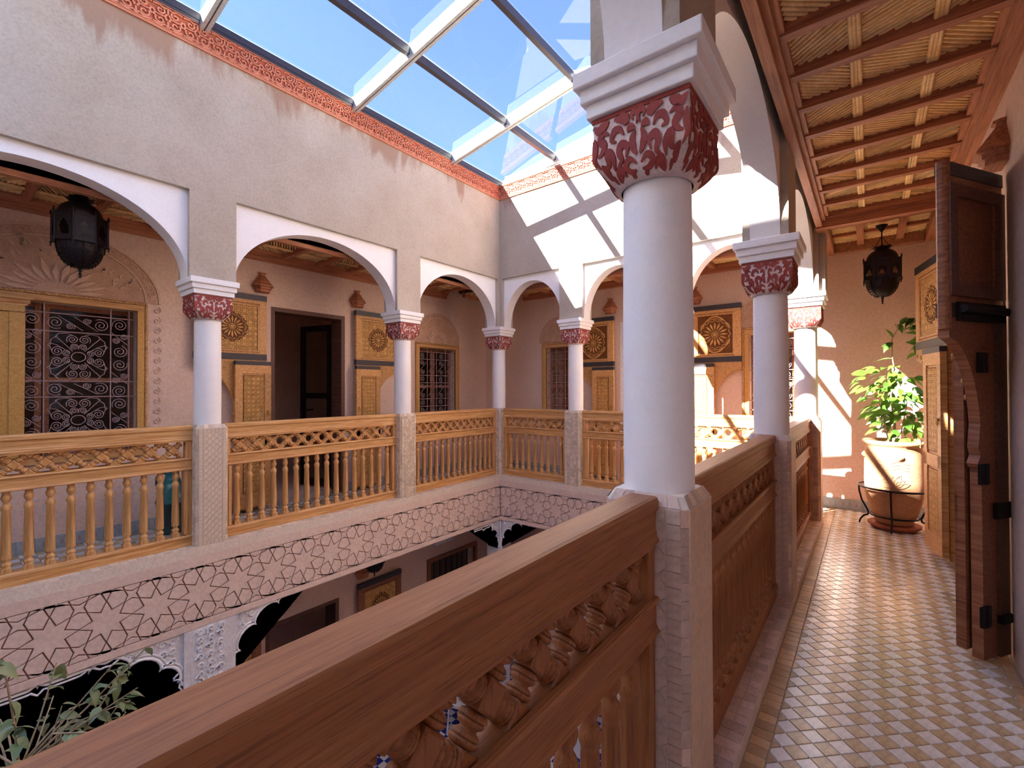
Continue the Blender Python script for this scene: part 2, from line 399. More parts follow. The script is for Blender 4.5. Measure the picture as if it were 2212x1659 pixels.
wall_back_gallery = wall_open('wall_back_gallery', 'y', YBW, .28, XLW, XRW+.3, 0, 3.3, H_B, 'plaster_gallery', 'pink plaster wall behind the potted shrub and the end of the corridor')
H_R = [(3.42, 4.86, 0, 2.37)]
wall_right_gallery = wall_open('wall_right_gallery', 'x', XRW, .28, YFW-.3, YBW, 0, 3.3, H_R, 'plaster_gallery', 'pink plaster wall of the tiled corridor with the tall dark doors')
wall_front_sunblock = wall_open('wall_front_sunblock', 'y', YFW, -.28, XLW-.3, XRW+.3, 0, 8.3, [], 'plaster_court', 'unseen plain pink plaster wall at the near end, raised to block the sun')  # out of view; height set so it keeps sun off the nearer columns
# dark rooms behind the openings
def room(name, x0, y0, x1, y1, z0, z1, label, open_side):
    b = MB(); t = .1
    if open_side != 'x0': b.box(x0-t, y0-t, z0, x0, y1+t, z1)
    if open_side != 'x1': b.box(x1, y0-t, z0, x1+t, y1+t, z1)
    if open_side != 'y0': b.box(x0, y0-t, z0, x1, y0, z1)
    if open_side != 'y1': b.box(x0, y1, z0, x1, y1+t, z1)
    b.box(x0-(0 if open_side == 'x0' else t), y0-(0 if open_side == 'y0' else t), z1, x1+(0 if open_side == 'x1' else t), y1+(0 if open_side == 'y1' else t), z1+t)
    b.box(x0-(0 if open_side == 'x0' else t), y0-(0 if open_side == 'y0' else t), z0-t, x1+(0 if open_side == 'x1' else t), y1+(0 if open_side == 'y1' else t), z0)
    return struct(b.build(name, 'plaster_gallery'), label)
room('wall_room_door_left', XLW-2.1, 1.9, XLW-.28, 4.4, 0, 2.9, 'dark room behind the open double door of the far gallery', 'x1')
room('wall_room_window_left', XLW-1.6, -.6, XLW-.28, 1.7, 0, 2.9, 'dark room behind the large grilled window', 'x1')
room('wall_room_window_corner', XLW-1.6, 4.6, XLW-.28, 6.3, 0, 2.9, 'dark room behind the grilled window next to the courtyard corner', 'x1')
room('wall_room_back', -5.2, YBW+.28, -.2, YBW+1.9, 0, 2.9, 'dark room behind the back gallery wall', 'y0')
room('wall_room_right', XRW+.28, 3.0, XRW+2.0, 5.2, 0, 2.9, 'dark room behind the tall doors of the corridor', 'x0')
# ---------------------------------------------------------------- arcade walls above the columns
def arcade(name, axis, c, stops, label, upper=True, ext=None):
    """axis 'y': wall runs along world Y at x = c; axis 'x': along X at y = c.  stops: column centres"""
    def P(u, w, z): return (c+w, u, z) if axis == 'y' else (u, c+w, z)
    def bx(b, u0, u1, w0, w1, z0, z1):
        p, q = P(u0, w0, z0), P(u1, w1, z1); b.box(*p, *q)
    root = None; b = MB(); e0, e1 = ext or (stops[0]-PIL, stops[-1]+PIL)
    for k, s in enumerate(stops):
        s0 = s-PIL if k else min(e0, s-PIL); s1 = s+PIL if k < len(stops)-1 else max(e1, s+PIL)
        if k == 0 and ext: s0 = max(e0, s0) if e0 > s-PIL else s0
        bx(b, s0, s1, -WT, WT, ZI, ZP)
    bx(b, e0, e1, -WT, WT, ZP, ZF0)
    root = struct(b.build(name, 'plaster_court'), label)
    for k in range(len(stops)-1):
        u0, u1 = stops[k]+PIL, stops[k+1]-PIL; h = (u1-u0)/2; um = (u0+u1)/2; N = 36; rise = .64
        arc = [(um-h*math.cos(PI*i/N), ZI+rise*math.sin(PI*i/N)) for i in range(N+1)]
        b = MB(); wt = WT-.045
        for w in (-wt, wt):
            vs_ = [P(a, w, z) for a, z in arc]+[P(a, w, ZP) for a, z in arc]
            b.add(vs_, [(i, i+1, N+2+i, N+1+i) for i in range(N)])
        vs_ = [P(a, -wt, z) for a, z in arc]+[P(a, wt, z) for a, z in arc]
        b.add(vs_, [(i, i+1, N+2+i, N+1+i) for i in range(N)], smooth=True)
        b.build('arch_panel', 'stucco_white', root)
        # plaster bead along the recess edge on the courtyard and gallery side
    return root
arc_left = arcade('wall_left', 'y', XL, YA, 'tall pink plaster wall above the arches across the courtyard', ext=(YF, YB-WT))
arc_back = arcade('wall_back', 'x', YB, XB, 'sunlit pink plaster wall at the back of the courtyard with skylight bar shadows', ext=(XL-WT, XR+WT))
arc_right = arcade('wall_right', 'y', XR, YC, 'plaster arcade wall above the near white column and the corridor railing', ext=(YF, YB-WT))
# frieze band with raised arabesque motifs, and roof-edge coping
def frieze_motif_mesh():
    b = MB(); P = Matrix.Identity(4); h = .012; W_ = .205; H_ = .165
    def rb(pts, w=.014): b.ribbon(pts, w, h, P)
    for sx in (-1, 1):
        rb([(sx*x, y) for x, y in spiral(.052, .045, .008, .036, 0, 1.1, 12)], .011)
        rb([(sx*x, y) for x, y in spiral(.050, .122, .006, .030, PI, -1.1, 12)], .011)
        rb([(0, .004), (sx*.02, .02), (sx*.05, .004), (sx*.1, .012)], .012)
        rb([(0, .16), (sx*.03, .15), (sx*.06, .163), (sx*.1, .155)], .012)
        rb([(sx*.1, .06), (sx*.085, .085), (sx*.1, .11)], .014)
        rb([(sx*.006, .06), (sx*.022, .085), (sx*.006, .11)], .013)
        rb([(sx*.022, .085), (sx*.06, .083), (sx*.085, .085)], .010)
    rb([(0, .004), (0, .055)], .012); rb([(0, .112), (0, .16)], .012)
    return b.mesh('frieze_motif', 'frieze_red')
FM = frieze_motif_mesh()
def frieze(name, o, ex, ez, L, label):
    M = frame(o, ex, (0,0,1), ez); root = None; b = MB(M)
    b.box(0, 0, -2*WT, L, ZF1-ZF0, 0)
    b.box(0, 0, -.001, L, .008, .016, 1); b.box(0, .024, -.001, L, .032, .014, 1); b.box(0, ZF1-ZF0-.03, -.001, L, ZF1-ZF0, .022, 1)
    b.box(0, .008, -.001, L, .024, .008, 1)
    root = struct(b.build(name, ['frieze_ground', 'frieze_red']), label)
    n = int(L/.205); st = L/n
    for k in range(n):
        link('frieze_motif', FM, root, M @ T(st*(k+.5), .034, 0))
    return root
frieze('trim_1', (XL+WT, YB-WT, ZF0), (0,-1,0), (1,0,0), 6.2, 'carved red plaster frieze running along the top of the left courtyard wall')
frieze('trim_2', (XL+WT, YB-WT, ZF0), (1,0,0), (0,-1,0), XR-XL-2*WT, 'sunlit carved frieze along the top of the back courtyard wall')
b = MB(); b.box(XR-WT, YF, ZF0, XR+WT, YB-WT, ZF1); b.box(XL-WT, YF, ZF0, XL+WT, YB-WT-6.2, ZF1)
struct(b.build('trim_3', 'frieze_red'), 'plain red plaster band above the near courtyard walls')
# ---------------------------------------------------------------- gallery floors, ledges, parapet band
b = MB()
b.box(XR+.02, YFW, -.25, XRW, YBW, -.004); b.box(XLW, YFW, -.25, XL-.02, YBW, -.004); b.box(XL-.02, YB+.02, -.25, XR+.02, YBW, -.004); b.box(XL-.02, YFW, -.25, XR+.02, YF-.02, -.004)
floor = struct(b.build('floor', 'floor_grout'), 'gallery floor of cream and tan glazed tiles laid diagonally')
# tiles of the corridor
TS = .064
tile_me = {}
def tile_mesh(w, mat, name):
    b = MB(); g = w/2-.0011; c = .0016
    vs_ = [(-g,-g,0),(g,-g,0),(g,g,0),(-g,g,0),(-g+c,-g+c,.004),(g-c,-g+c,.004),(g-c,g-c,.004),(-g+c,g-c,.004)]
    b.add(vs_, [(0,1,5,4),(1,2,6,5),(2,3,7,6),(3,0,4,7),(4,5,6,7)]); return b.mesh(name, mat)
tiles = []
ax = (math.cos(PI/4), math.sin(PI/4))
x_lo, x_hi = XR+.125+.075, XRW-.055
for i in range(-100, 160):
    for j in range(-100, 160):
        cx = .085+(i-j)*TS*ax[0]; cy = 1.0+(i+j)*TS*ax[1]
        if not (x_lo-.05 < cx < x_hi+.05 and -1.2 < cy < YBW+.05): continue
        d = TS*ax[0]; poly = [(cx, cy-d), (cx+d, cy), (cx, cy+d), (cx-d, cy)]
        q = clip_poly(poly, x_lo, -1.2, x_hi, YBW-.012)
        if len(q) < 3 or abs(area(q)) < 1e-4: continue
        p = px((cx, cy, 0)); vis = 0
        if p and -20 < p[0] < 2230 and -20 < p[1] < 1690 and cx > XR+.2: vis = abs(area(q))/p[2]**3
        tiles.append((vis, (i+j*0) % 2 == (j % 2), q, len(q) == 4 and abs(abs(area(q))-TS*TS) < 1e-5, cx, cy))
tiles.sort(key=lambda t: -t[0])
ME_W = tile_mesh(TS, 'floor_white', 'tile'); ME_T = tile_mesh(TS, 'floor_tan', 'tile')
rest = MB(); nt = 0
for vis, wh, q, whole, cx, cy in tiles:
    if nt < 300 and vis > 0 and whole:
        link('tile', ME_W if wh else ME_T, floor, T(cx, cy, -.0035+random.uniform(0, .001)) @ RZ(PI/4) @ RX(random.gauss(0, .006)) @ RY(random.gauss(0, .006))); nt += 1
    else:
        b2 = inset(q, .0011)
        if area(b2) < 5e-5: continue
        z = random.uniform(-.0004, .0006); n = len(b2); tx, ty = random.gauss(0, .006), random.gauss(0, .006)
        top = [(x, y, z+(x-cx)*tx+(y-cy)*ty) for x, y in inset(b2, .002)]; bot = [(x, y, -.0042) for x, y in b2]
        if len(top) != n: continue
        rest.add(bot+top, [(k, (k+1) % n, n+(k+1) % n, n+k) for k in range(n)]+[tuple(range(n, 2*n))], 0 if wh else 1)
tag(rest.build('tile_field', ['floor_white', 'floor_tan'], floor), kind='stuff')
# border rows and the other galleries' tiles
rest = MB()
def rowtiles(x0, x1, y0, y1, dx, dy, mi):
    nx = max(1, round((x1-x0)/dx)); ny = max(1, round((y1-y0)/dy))
    for i in range(nx):
        for j in range(ny):
            a, b_, c, d = x0+(x1-x0)*i/nx, y0+(y1-y0)*j/ny, x0+(x1-x0)*(i+1)/nx, y0+(y1-y0)*(j+1)/ny; g = .0016; z = random.uniform(-.0005, .0008)
            rest.box(a+g, b_+g, -.0042, c-g, d-g, z, mi(i, j) if callable(mi) else mi)
rowtiles(XR+.125+.005, x_lo-.002, -.6, YBW, .07, .055, 2)
rowtiles(x_hi+.002, XRW-.012, -.6, YBW, .05, .07, 2)
rowtiles(XLW+.01, XL-.13, -.3, YBW-.01, .10, .10, lambda i, j: (i+j) % 2)
rowtiles(XL-.13, XR+.12, YB+.13, YBW-.01, .10, .10, lambda i, j: (i+j) % 2)
tag(rest.build('border_tiles', ['floor_white', 'floor_tan', 'floor_border'], floor), kind='stuff')
# dado tiles
def dado(name, o, ex, ey, L, label):
    M = frame(o, ex, (0,0,1), ey); n = int(L/.11); root = None; b = MB(M); b.box(0, 0, 0, L, .118, .006)
    root = struct(b.build(name, 'tile_grout'), label); tb = MB(); w = L/n
    tb.box(-w/2+.0015, 0, 0, w/2-.0015, .115, .006); tb.prism([(0,.03),(.014,.05),(.006,.052),(.010,.066),(0,.082),(-.010,.066),(-.006,.052),(-.014,.05)], .006, .0075, 'xy', 1)
    me = tb.mesh('tile', ['tile_grey', 'iron_grey'])
    for k in range(n): link('tile', me, root, M @ T((k+.5)*w, .002, .006))
dado('baseboard_end', (-.55, YBW, 0), (1,0,0), (0,-1,0), 1.09, 'grey tile baseboard at the end of the corridor behind the pot')
dado('baseboard_left', (XLW, 2.5, 0), (0,-1,0), (1,0,0), 2.9, 'grey tile baseboard below the large grilled window')
dado('baseboard_left_corner', (XLW, 6.44, 0), (0,-1,0), (1,0,0), 2.85, 'grey tile baseboard below the small grilled window in the far gallery')
dado('baseboard_back', (-5.6, YBW, 0), (1,0,0), (0,-1,0), 2.6, 'grey tile baseboard of the back gallery')
# ledge under the balustrades (tiled) and the carved parapet band with star pieces
def ledge(name, axis, c, inner, a0, a1, label):
    b = MB(); lo, hi = (c-.125, c+.125)
    if axis == 'y': b.box(lo, a0, -.02, hi, a1, ZL-.004)
    else: b.box(a0, lo, -.02, a1, hi, ZL-.004)
    o = struct(b.build(name, 'tile_grout'), label); t = MB(); n = int((a1-a0)/.055)
    for k in range(n):
        for r_ in range(5):
            u0 = a0+(a1-a0)*k/n+.0015; u1 = a0+(a1-a0)*(k+1)/n-.0015; w0 = lo+.25*r_/5+.0015; w1 = lo+.25*(r_+1)/5-.0015; z = ZL+random.uniform(-.001, 0)
            if axis == 'y': t.box(w0, u0, ZL-.006, w1, u1, z)
            else: t.box(u0, w0, ZL-.006, u1, w1, z)
    tag(t.build('ledge_tiles', 'tile_pinkish' if name.endswith('right') else 'tile_beige', o), kind='stuff'); return o
ledge('floor_ledge_left', 'y', XL, 1, YF, YB-.125, 'pale tiled ledge under the balustrades of the far gallery')
ledge('floor_ledge_back', 'x', YB, -1, XL-.125, XR+.125, 'pale tiled ledge under the balustrades of the back gallery')
ledge('floor_ledge_right', 'y', XR, -1, YF, YB-.125, 'tiled kerb under the corridor railing')
def parapet(name, o, ex, ez, L, label, phase=0, per=.30):
    M = frame(o, ex, (0,0,1), ez); H = -ZB0-.02; b = MB(M)
    b.box(0, 0, -.22, L, H, -.012)                      # backing (groove colour)
    b.box(0, H-.085, -.02, L, H, .002, 1); b.box(0, 0, -.02, L, .055, .002, 1)
    root = struct(b.build(name, ['plaster_band_groove', 'plaster_band']), label)
    for q in star_pieces(0, .057, L, H-.087, per, phase, (H-.03)/2, R(66), .0045):
        cx = sum(p[0] for p in q)/len(q); cy = sum(p[1] for p in q)/len(q)
        pm = piece_mesh([(x-cx, y-cy) for x, y in q], .012, .0022, 'plaster_band')
        link('star_piece', pm.mesh('star_piece', 'plaster_band'), root, M @ T(cx, cy, -.012+random.uniform(-.001, .001)))
    return root
parapet('wall_left_parapet', (XL+.125, 5.455, ZB0), (0,-1,0), (1,0,0), 5.6, 'pink plaster band of incised eight-pointed stars below the far gallery balustrade', .1)
parapet('wall_back_parapet', (XL+.125, YB-.125, ZB0), (1,0,0), (0,-1,0), XR-XL-.25, 'pink plaster band of incised stars below the back gallery balustrade', .1)
b = MB(); b.box(XR-.125, YF, ZB0, XR+.1, YB-.125, -.02); b.box(XL-.1, YF-.1, ZB0, XR+.1, YF+.125, -.02); b.box(XL-.1, YF, ZB0, XL+.125, -.145, -.02)
struct(b.build('wall_right_parapet', 'plaster_band'), 'plain pink plaster band under the corridor railing')
# ---------------------------------------------------------------- columns
def sqr(h, r, n=24):
    """rounded square outline of n*4 points: h half size, r corner roundness 0..1 (1 = circle)"""
    pts = []
    for i in range(n*4):
        a = 2*PI*i/(n*4); c, s_ = math.cos(a), math.sin(a); sq = h/max(abs(c), abs(s_)); rad = h*(1-r)*0+sq*(1-r)+h*r
        pts.append((rad*c, rad*s_))
    return pts
ZC0, ZC1 = 1.985, 2.192          # capital
CH = .142; SR = .103             # capital half width at the top, shaft radius
def cap_section(t):
    """half width and roundness of the capital at height t (0 bottom .. 1 top)"""
    if t > .40: return CH, 0.0
    k = t/.40; hw = SR+.003+(CH-SR-.003)*math.sqrt(max(0, 1-(1-k)**2)); return hw, (1-k)**1.4
def cap_point(s, t, out=0.0):
    """front face (-y) of the capital: s in -1..1 across, t in 0..1 up"""
    hw, rd = cap_section(t); a = -PI/2+s*PI/4; c, s_ = math.cos(a), math.sin(a); sq = hw/max(abs(c), abs(s_))
    # walk across the flat face evenly
    if rd < .999:
        fx = s*hw; ang = math.atan2(-hw, fx); c, s_ = math.cos(ang), math.sin(ang); sq = hw/max(abs(c), abs(s_))
    rad = sq*(1-rd)+hw*rd+out
    return (rad*c, rad*s_, ZC0+(ZC1-ZC0)*t)
def capital_mesh():
    b = MB(); N = 16; TT = [0, .01, .03, .06, .1, .16, .22, .29, .35, .40, .5, .75, 1]; ring = []
    for f in range(4):
        ca, sa = math.cos(PI/2*f), math.sin(PI/2*f)
        vs_ = []
        for t in TT:
            for k in range(N+1):
                x, y, z = cap_point(-1+2*k/N, t); vs_.append((x*ca-y*sa, x*sa+y*ca, z))
        b.add(vs_, [(i*(N+1)+k, i*(N+1)+k+1, (i+1)*(N+1)+k+1, (i+1)*(N+1)+k) for i in range(len(TT)-1) for k in range(N)], smooth=True)
    b.box(-CH, -CH, ZC1-.004, CH, CH, ZC1)
    return b.mesh('capital', 'capital_pale', merge=True)
def leaf_outline(pts, wid):
    m = len(pts); L = []; Rr = []
    for k in range(m):
        a = pts[max(k-1, 0)]; c = pts[min(k+1, m-1)]; dx, dy = c[0]-a[0], c[1]-a[1]; d = math.hypot(dx, dy) or 1; w = wid[k]/2
        L.append((pts[k][0]-dy/d*w, pts[k][1]+dx/d*w)); Rr.append((pts[k][0]+dy/d*w, pts[k][1]-dx/d*w))
    return L, Rr
def carving_mesh():
    b = MB()
    def stroke(ctrl, w0, face, taper=(.15, .8, 1, .7, .15)):
        w0 *= 1.0 if len(taper) == 3 else 1.35
        # smooth the control points
        pts = []
        for k in range(len(ctrl)-1):
            p0 = ctrl[max(k-1, 0)]; p1 = ctrl[k]; p2 = ctrl[k+1]; p3 = ctrl[min(k+2, len(ctrl)-1)]
            for j in range(4):
                t = j/4; pts.append(tuple(.5*((2*p1[i])+(-p0[i]+p2[i])*t+(2*p0[i]-5*p1[i]+4*p2[i]-p3[i])*t*t+(-p0[i]+3*p1[i]-3*p2[i]+p3[i])*t**3) for i in (0, 1)))
        pts.append(ctrl[-1]); m = len(pts); wid = []
        for k in range(m):
            f = k/(m-1)*(len(taper)-1); i = min(int(f), len(taper)-2); wid.append(w0*(taper[i]+(taper[i+1]-taper[i])*(f-i)))
        L, Rr = leaf_outline(pts, wid); ca, sa = math.cos(PI/2*face), math.sin(PI/2*face); vs_ = []
        for k in range(m):
            for q, o in ((L[k], -.002), (L[k], .0042), (Rr[k], .0042), (Rr[k], -.002)):
                s_ = max(-1, min(1, q[0])); t = max(.02, min(.985, q[1])); x, y, z = cap_point(s_, t, o); vs_.append((x*ca-y*sa, x*sa+y*ca, z))
        fs = []
        for k in range(m-1):
            o = 4*k
            for a in range(3): fs.append((o+a, o+a+1, o+4+a+1, o+4+a))
        b.add(vs_, fs)
    for f in range(4):
        # red band under the impost
        stroke([(-1, .965), (0, .965), (1, .965)], .07, f, (1, 1, 1))
        for sx in (-1, 1):
            def S(c, w, tp=(.15, .8, 1, .7, .15)): stroke([(sx*x, y) for x, y in c], w, f, tp)
            S([(.10, .78), (.13, .86), (.05, .90), (0, .82), (.04, .72)], .075)           # central bud
            S([(.18, .80), (.32, .86), (.50, .88)], .13, (.2, 1, .9, .5, .2))             # leaf along the top
            S([(.96, .88), (.84, .80), (.70, .86), (.62, .90)], .12)
            S([(.06, .64), (.12, .52), (.09, .38), (.03, .30)], .10)                       # stem pair
            S([(.06, .66), (.16, .70), (.22, .64)], .09)
            S([(.30, .62), (.38, .72), (.50, .72), (.56, .60), (.46, .56)], .085)          # eye-shaped leaf
            S([(.62, .70), (.74, .74), (.82, .66), (.72, .56), (.78, .46), (.88, .42)], .10)
            S([(.26, .30), (.22, .44), (.34, .50), (.40, .40), (.36, .28), (.46, .22)], .10)
            S([(.58, .18), (.54, .34), (.64, .44), (.66, .30), (.74, .24)], .11)
            S([(.95, .70), (.93, .56), (.97, .40), (.90, .26)], .10)
            S([(.84, .30), (.80, .20), (.86, .10)], .12)
            S([(.04, .18), (.18, .26), (.30, .18), (.20, .10), (.06, .10)], .08)           # lower blossom
            S([(.34, .06), (.42, .16), (.54, .10), (.62, .04)], .11)
            S([(.10, .04), (.20, .05)], .07); S([(.70, .06), (.78, .12)], .09)
    return b.mesh('carving', 'capital_red')
def impost_mesh():
    b = MB()
    for h, z0, z1 in ((.158, ZC1, 2.235), (.172, 2.235, 2.279), (.188, 2.279, ZI)): b.box(-h, -h, z0, h, h, z1)
    return b.mesh('impost', 'stucco_white', .004)
def shaft_mesh():
    b = MB(); b.lathe([(SR*1.0, 1.07), (SR*1.015, 1.3), (SR*1.0, 1.6), (SR*.975, 1.995)], 40); return b.mesh('shaft', 'column_white')
ME_CAP, ME_CARV, ME_IMP, ME_SH = capital_mesh(), carving_mesh(), impost_mesh(), shaft_mesh()
PB = .1255; PCH = .02; PZ = 1.078
def ped_body():
    b = MB(); c = PCH; h = PB-.004
    oc = [(-h+c,-h),(h-c,-h),(h,-h+c),(h,h-c),(h-c,h),(-h+c,h),(-h,h-c),(-h,-h+c)]
    b.prism(oc, ZL-.01, PZ-.03, 'xy'); q = [(x*.86, y*.86) for x, y in oc]; n = 8
    b.add([(x, y, PZ-.03) for x, y in oc]+[(x, y, PZ) for x, y in q], [(i, (i+1) % n, n+(i+1) % n, n+i) for i in range(n)]+[tuple(range(n, 2*n))])
    return b.mesh('pedestal', 'tile_grout')
ME_PED = ped_body()
# tile layouts of one face: x across -.1..+.1, y up
FW = PB-PCH; FH = PZ-.03-ZL
def face_layout(e=.030, d=.0265):
    out = []; n = round(FH/(e+.001))
    for sx in (-1, 1):
        for k in range(n):
            x0, x1 = sorted((sx*FW, sx*(FW-e))); y0, y1 = FH*k/n, FH*(k+1)/n; out.append(('sq', inset([(x0,y0),(x1,y0),(x1,y1),(x0,y1)], .0014)))
    w = FW-e-.001
    for i in range(-6, 7):
        for j in range(-2, 60):
            cx, cy = i*d, j*d
            if (i+j) % 2: continue
            q = clip_poly([(cx, cy-d), (cx+d, cy), (cx, cy+d), (cx-d, cy)], -w, .032, w, FH-.032)
            if len(q) >= 3 and abs(area(q)) > 8e-5: out.append(('di', inset(q, .0016)))
    for y0, y1 in ((0, .031), (FH-.031, FH)):
        m = 5
        for k in range(m): x0, x1 = -w+2*w*k/m, -w+2*w*(k+1)/m; out.append(('sq', inset([(x0,y0),(x1,y0),(x1,y1),(x0,y1)], .0014)))
    return out
FACES = {'tile_beige': face_layout(), 'tile_pinkish': face_layout(.042, .040)}
cache = {}
def face_tiles(parent, face, objs, mat):
    M = RZ(PI/2*face) @ frame((0, -PB+.004, ZL), (1,0,0), (0,0,1), (0,-1,0)); bulk = MB()
    for kind, q in FACES[mat]:
        cx = sum(p[0] for p in q)/len(q); cy = sum(p[1] for p in q)/len(q); loc = [(round(x-cx, 5), round(y-cy, 5)) for x, y in q]
        if objs:
            key = (tuple(loc), mat)
            if key not in cache: cache[key] = piece_mesh(loc, .004, .0012, mat).mesh('tile', mat)
            link('tile', cache[key], parent, M @ T(cx, cy, random.uniform(-.0006, .0004)))
        else:
            pm = piece_mesh(loc, .004, .0012, mat); bulk.add([(M @ T(cx, cy, random.uniform(-.0006, .0004))) @ v for v in pm.v], pm.f)
    if not objs: tag(bulk.build('face_tiles', mat, parent), kind='stuff')
def chamfer_tiles(parent, mat):
    bulk = MB(); n = round(FH/.05)
    for f in range(4):
        M = RZ(PI/4+PI/2*f) @ frame((0, -(PB*2-.008-PCH)/math.sqrt(2), ZL), (1,0,0), (0,0,1), (0,-1,0)); w = PCH/math.sqrt(2)-.001
        for k in range(n): bulk.box(-w, FH*k/n+.0012, -.001, w, FH*(k+1)/n-.0012, .003, 0, M)
        # slanting tiles of the top edge
        M2 = RZ(PI/2*f)
        for k in range(6):
            x0 = -FW+2*FW*k/6+.001; x1 = -FW+2*FW*(k+1)/6-.001; y0, y1, z0, z1 = -PB+.004, -(PB-.004)*.86, PZ-.03, PZ
            bulk.add([(x0, y0-.002, z0+.002), (x1, y0-.002, z0+.002), (x1*.86, y1, z1+.003), (x0*.86, y1, z1+.003)], [(0,1,2,3)], 0, False, M2)
    tag(bulk.build('edge_tiles', mat, parent), kind='stuff')
def column(x, y, label, group, faces, objface=None, mat='tile_beige', plain=()):
    root = tag(empty('column', T(x, y, 0)), label, 'column', group)
    ped = link('pedestal', ME_PED, root)
    for f in range(4):
        if f in plain:
            b = MB(); b.box(-FW, -PB, ZL, FW, -PB+.006, PZ-.031); b.build('plaster_face', 'pedestal_plaster', ped, M=RZ(PI/2*f))
        else: face_tiles(ped, f, f == objface, mat)
    chamfer_tiles(ped, mat)
    link('shaft', ME_SH, root); cp = link('capital', ME_CAP, root); link('carving', ME_CARV, cp); link('impost', ME_IMP, root)
    return root
G = 'white columns on tiled pedestals around the courtyard'
# faces: 0 = -y, 1 = +x, 2 = +y, 3 = -x
column(XR, YC[1], 'large white column with red carved capital rising between two corridor railings', G, 4, 0, 'tile_pinkish', plain=(1,))
column(XR, YC[2], 'white column halfway along the corridor railing, in front of the sunlit corner column', G, 4, 0, 'tile_pinkish', plain=(1,))
column(XR, YB, 'sunlit white corner column where the corridor meets the back gallery', G, 4, None, 'tile_pinkish', plain=(1,))
column(XL, YA[1], 'white column beside the large grilled window and teal jug across the courtyard', G, 4, 1)
column(XL, YA[2], 'white column between the open carved doors and the small grilled window', G, 4, None)
column(XL, YB, 'white corner column where the two far balustrades meet', G, 4, None)
column(XB[1], YB, 'white column of the back gallery between the narrow window and the carved door leaf', G, 4, None)
column(XB[2], YB, 'white column of the back gallery beside the leaf with the sunlit lower panel', G, 4, None)
# ---------------------------------------------------------------- balustrades
def baluster_mesh(w='cedar_z'):
    b = MB(); z0 = .15; P = [(.020, 0), (.026, .028), (.026, .034), (.020, .040), (.027, .052), (.027, .062), (.018, .072), (.017, .080), (.026, .092), (.028, .100), (.026, .108),
        (.027, .112), (.0285, .13), (.023, .40), (.021, .408), (.022, .414), (.0265, .426), (.0275, .438), (.024, .452), (.016, .466), (.016, .476), (.023, .488), (.026, .500), (.026, .512), (.020, .524), (.020, .552)]
    b.lathe([(r, z+z0) for r, z in P], 16, flute=(12, 13, .70)); b.box(-.025, -.025, z0-.002, .025, .025, z0+.03)
    return b.mesh('baluster', w)
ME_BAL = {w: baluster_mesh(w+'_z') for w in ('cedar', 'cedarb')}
LZ0, LZ1 = .80, .948; LZM = (LZ0+LZ1)/2; LH = (LZ1-LZ0)/2
def block_mesh(half=None, w='cedar_z'):
    b = MB(); d = .036; t = .026; c = .005
    if half is None: poly = [(0,-d),(d,0),(0,d),(-d,0)]
    elif half > 0: poly = [(-d,0),(0,-d),(d,0)]
    else: poly = [(d,0),(0,d),(-d,0)]
    q = inset(poly, c); n = len(poly); poly = poly if area(poly) > 0 else poly[::-1]
    b.add([(x, -t, y) for x, y in q]+[(x, -t+c, y) for x, y in poly]+[(x, t-c, y) for x, y in poly]+[(x, t, y) for x, y in q],
          [tuple(range(n))]+[(r_*n+i, r_*n+(i+1) % n, (r_+1)*n+(i+1) % n, (r_+1)*n+i) for r_ in range(3) for i in range(n)]+[tuple(range(3*n, 4*n))[::-1]])
    return b.mesh('block', w)
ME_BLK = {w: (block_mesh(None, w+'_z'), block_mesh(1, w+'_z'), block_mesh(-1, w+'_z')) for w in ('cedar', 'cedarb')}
def spindle_mesh(L, w):
    b = MB(); P = [(.018, 0), (.026, .06), (.029, .16), (.029, .22), (.024, .235), (.024, .26), (.028, .275), (.024, .40), (.017, .47), (.017, .53), (.024, .60), (.028, .725), (.024, .74), (.024, .765), (.029, .78), (.029, .84), (.026, .94), (.018, 1)]
    b.lathe([(r*.92, z*L) for r, z in P], 14); return b.mesh('spindle', w)
def rail_profile(): # handrail cross section (y, z)
    return [(-.040,.948),(-.046,.952),(-.046,.962),(-.041,.968),(-.041,.978),(-.037,.984),(-.037,1.034),(-.043,1.040),(-.046,1.048),(-.046,1.066),(-.042,1.075),(-.034,1.078),
            (.034,1.078),(.042,1.075),(.046,1.066),(.046,1.048),(.043,1.040),(.037,1.034),(.037,.984),(.041,.978),(.041,.968),(.046,.962),(.046,.952),(.040,.948)]
def mid_profile(): return [(-.044,.700),(-.048,.706),(-.042,.716),(-.037,.722),(-.037,.778),(-.042,.784),(-.048,.792),(-.044,.800),(.044,.800),(.048,.792),(.042,.784),(.037,.778),(.037,.722),(.042,.716),(.048,.706),(.044,.700)]
def bot_profile(): return [(-.040,ZL),(-.040,.118),(-.046,.126),(-.046,.138),(-.038,.150),(.038,.150),(.046,.138),(.046,.126),(.040,.118),(.040,ZL)]
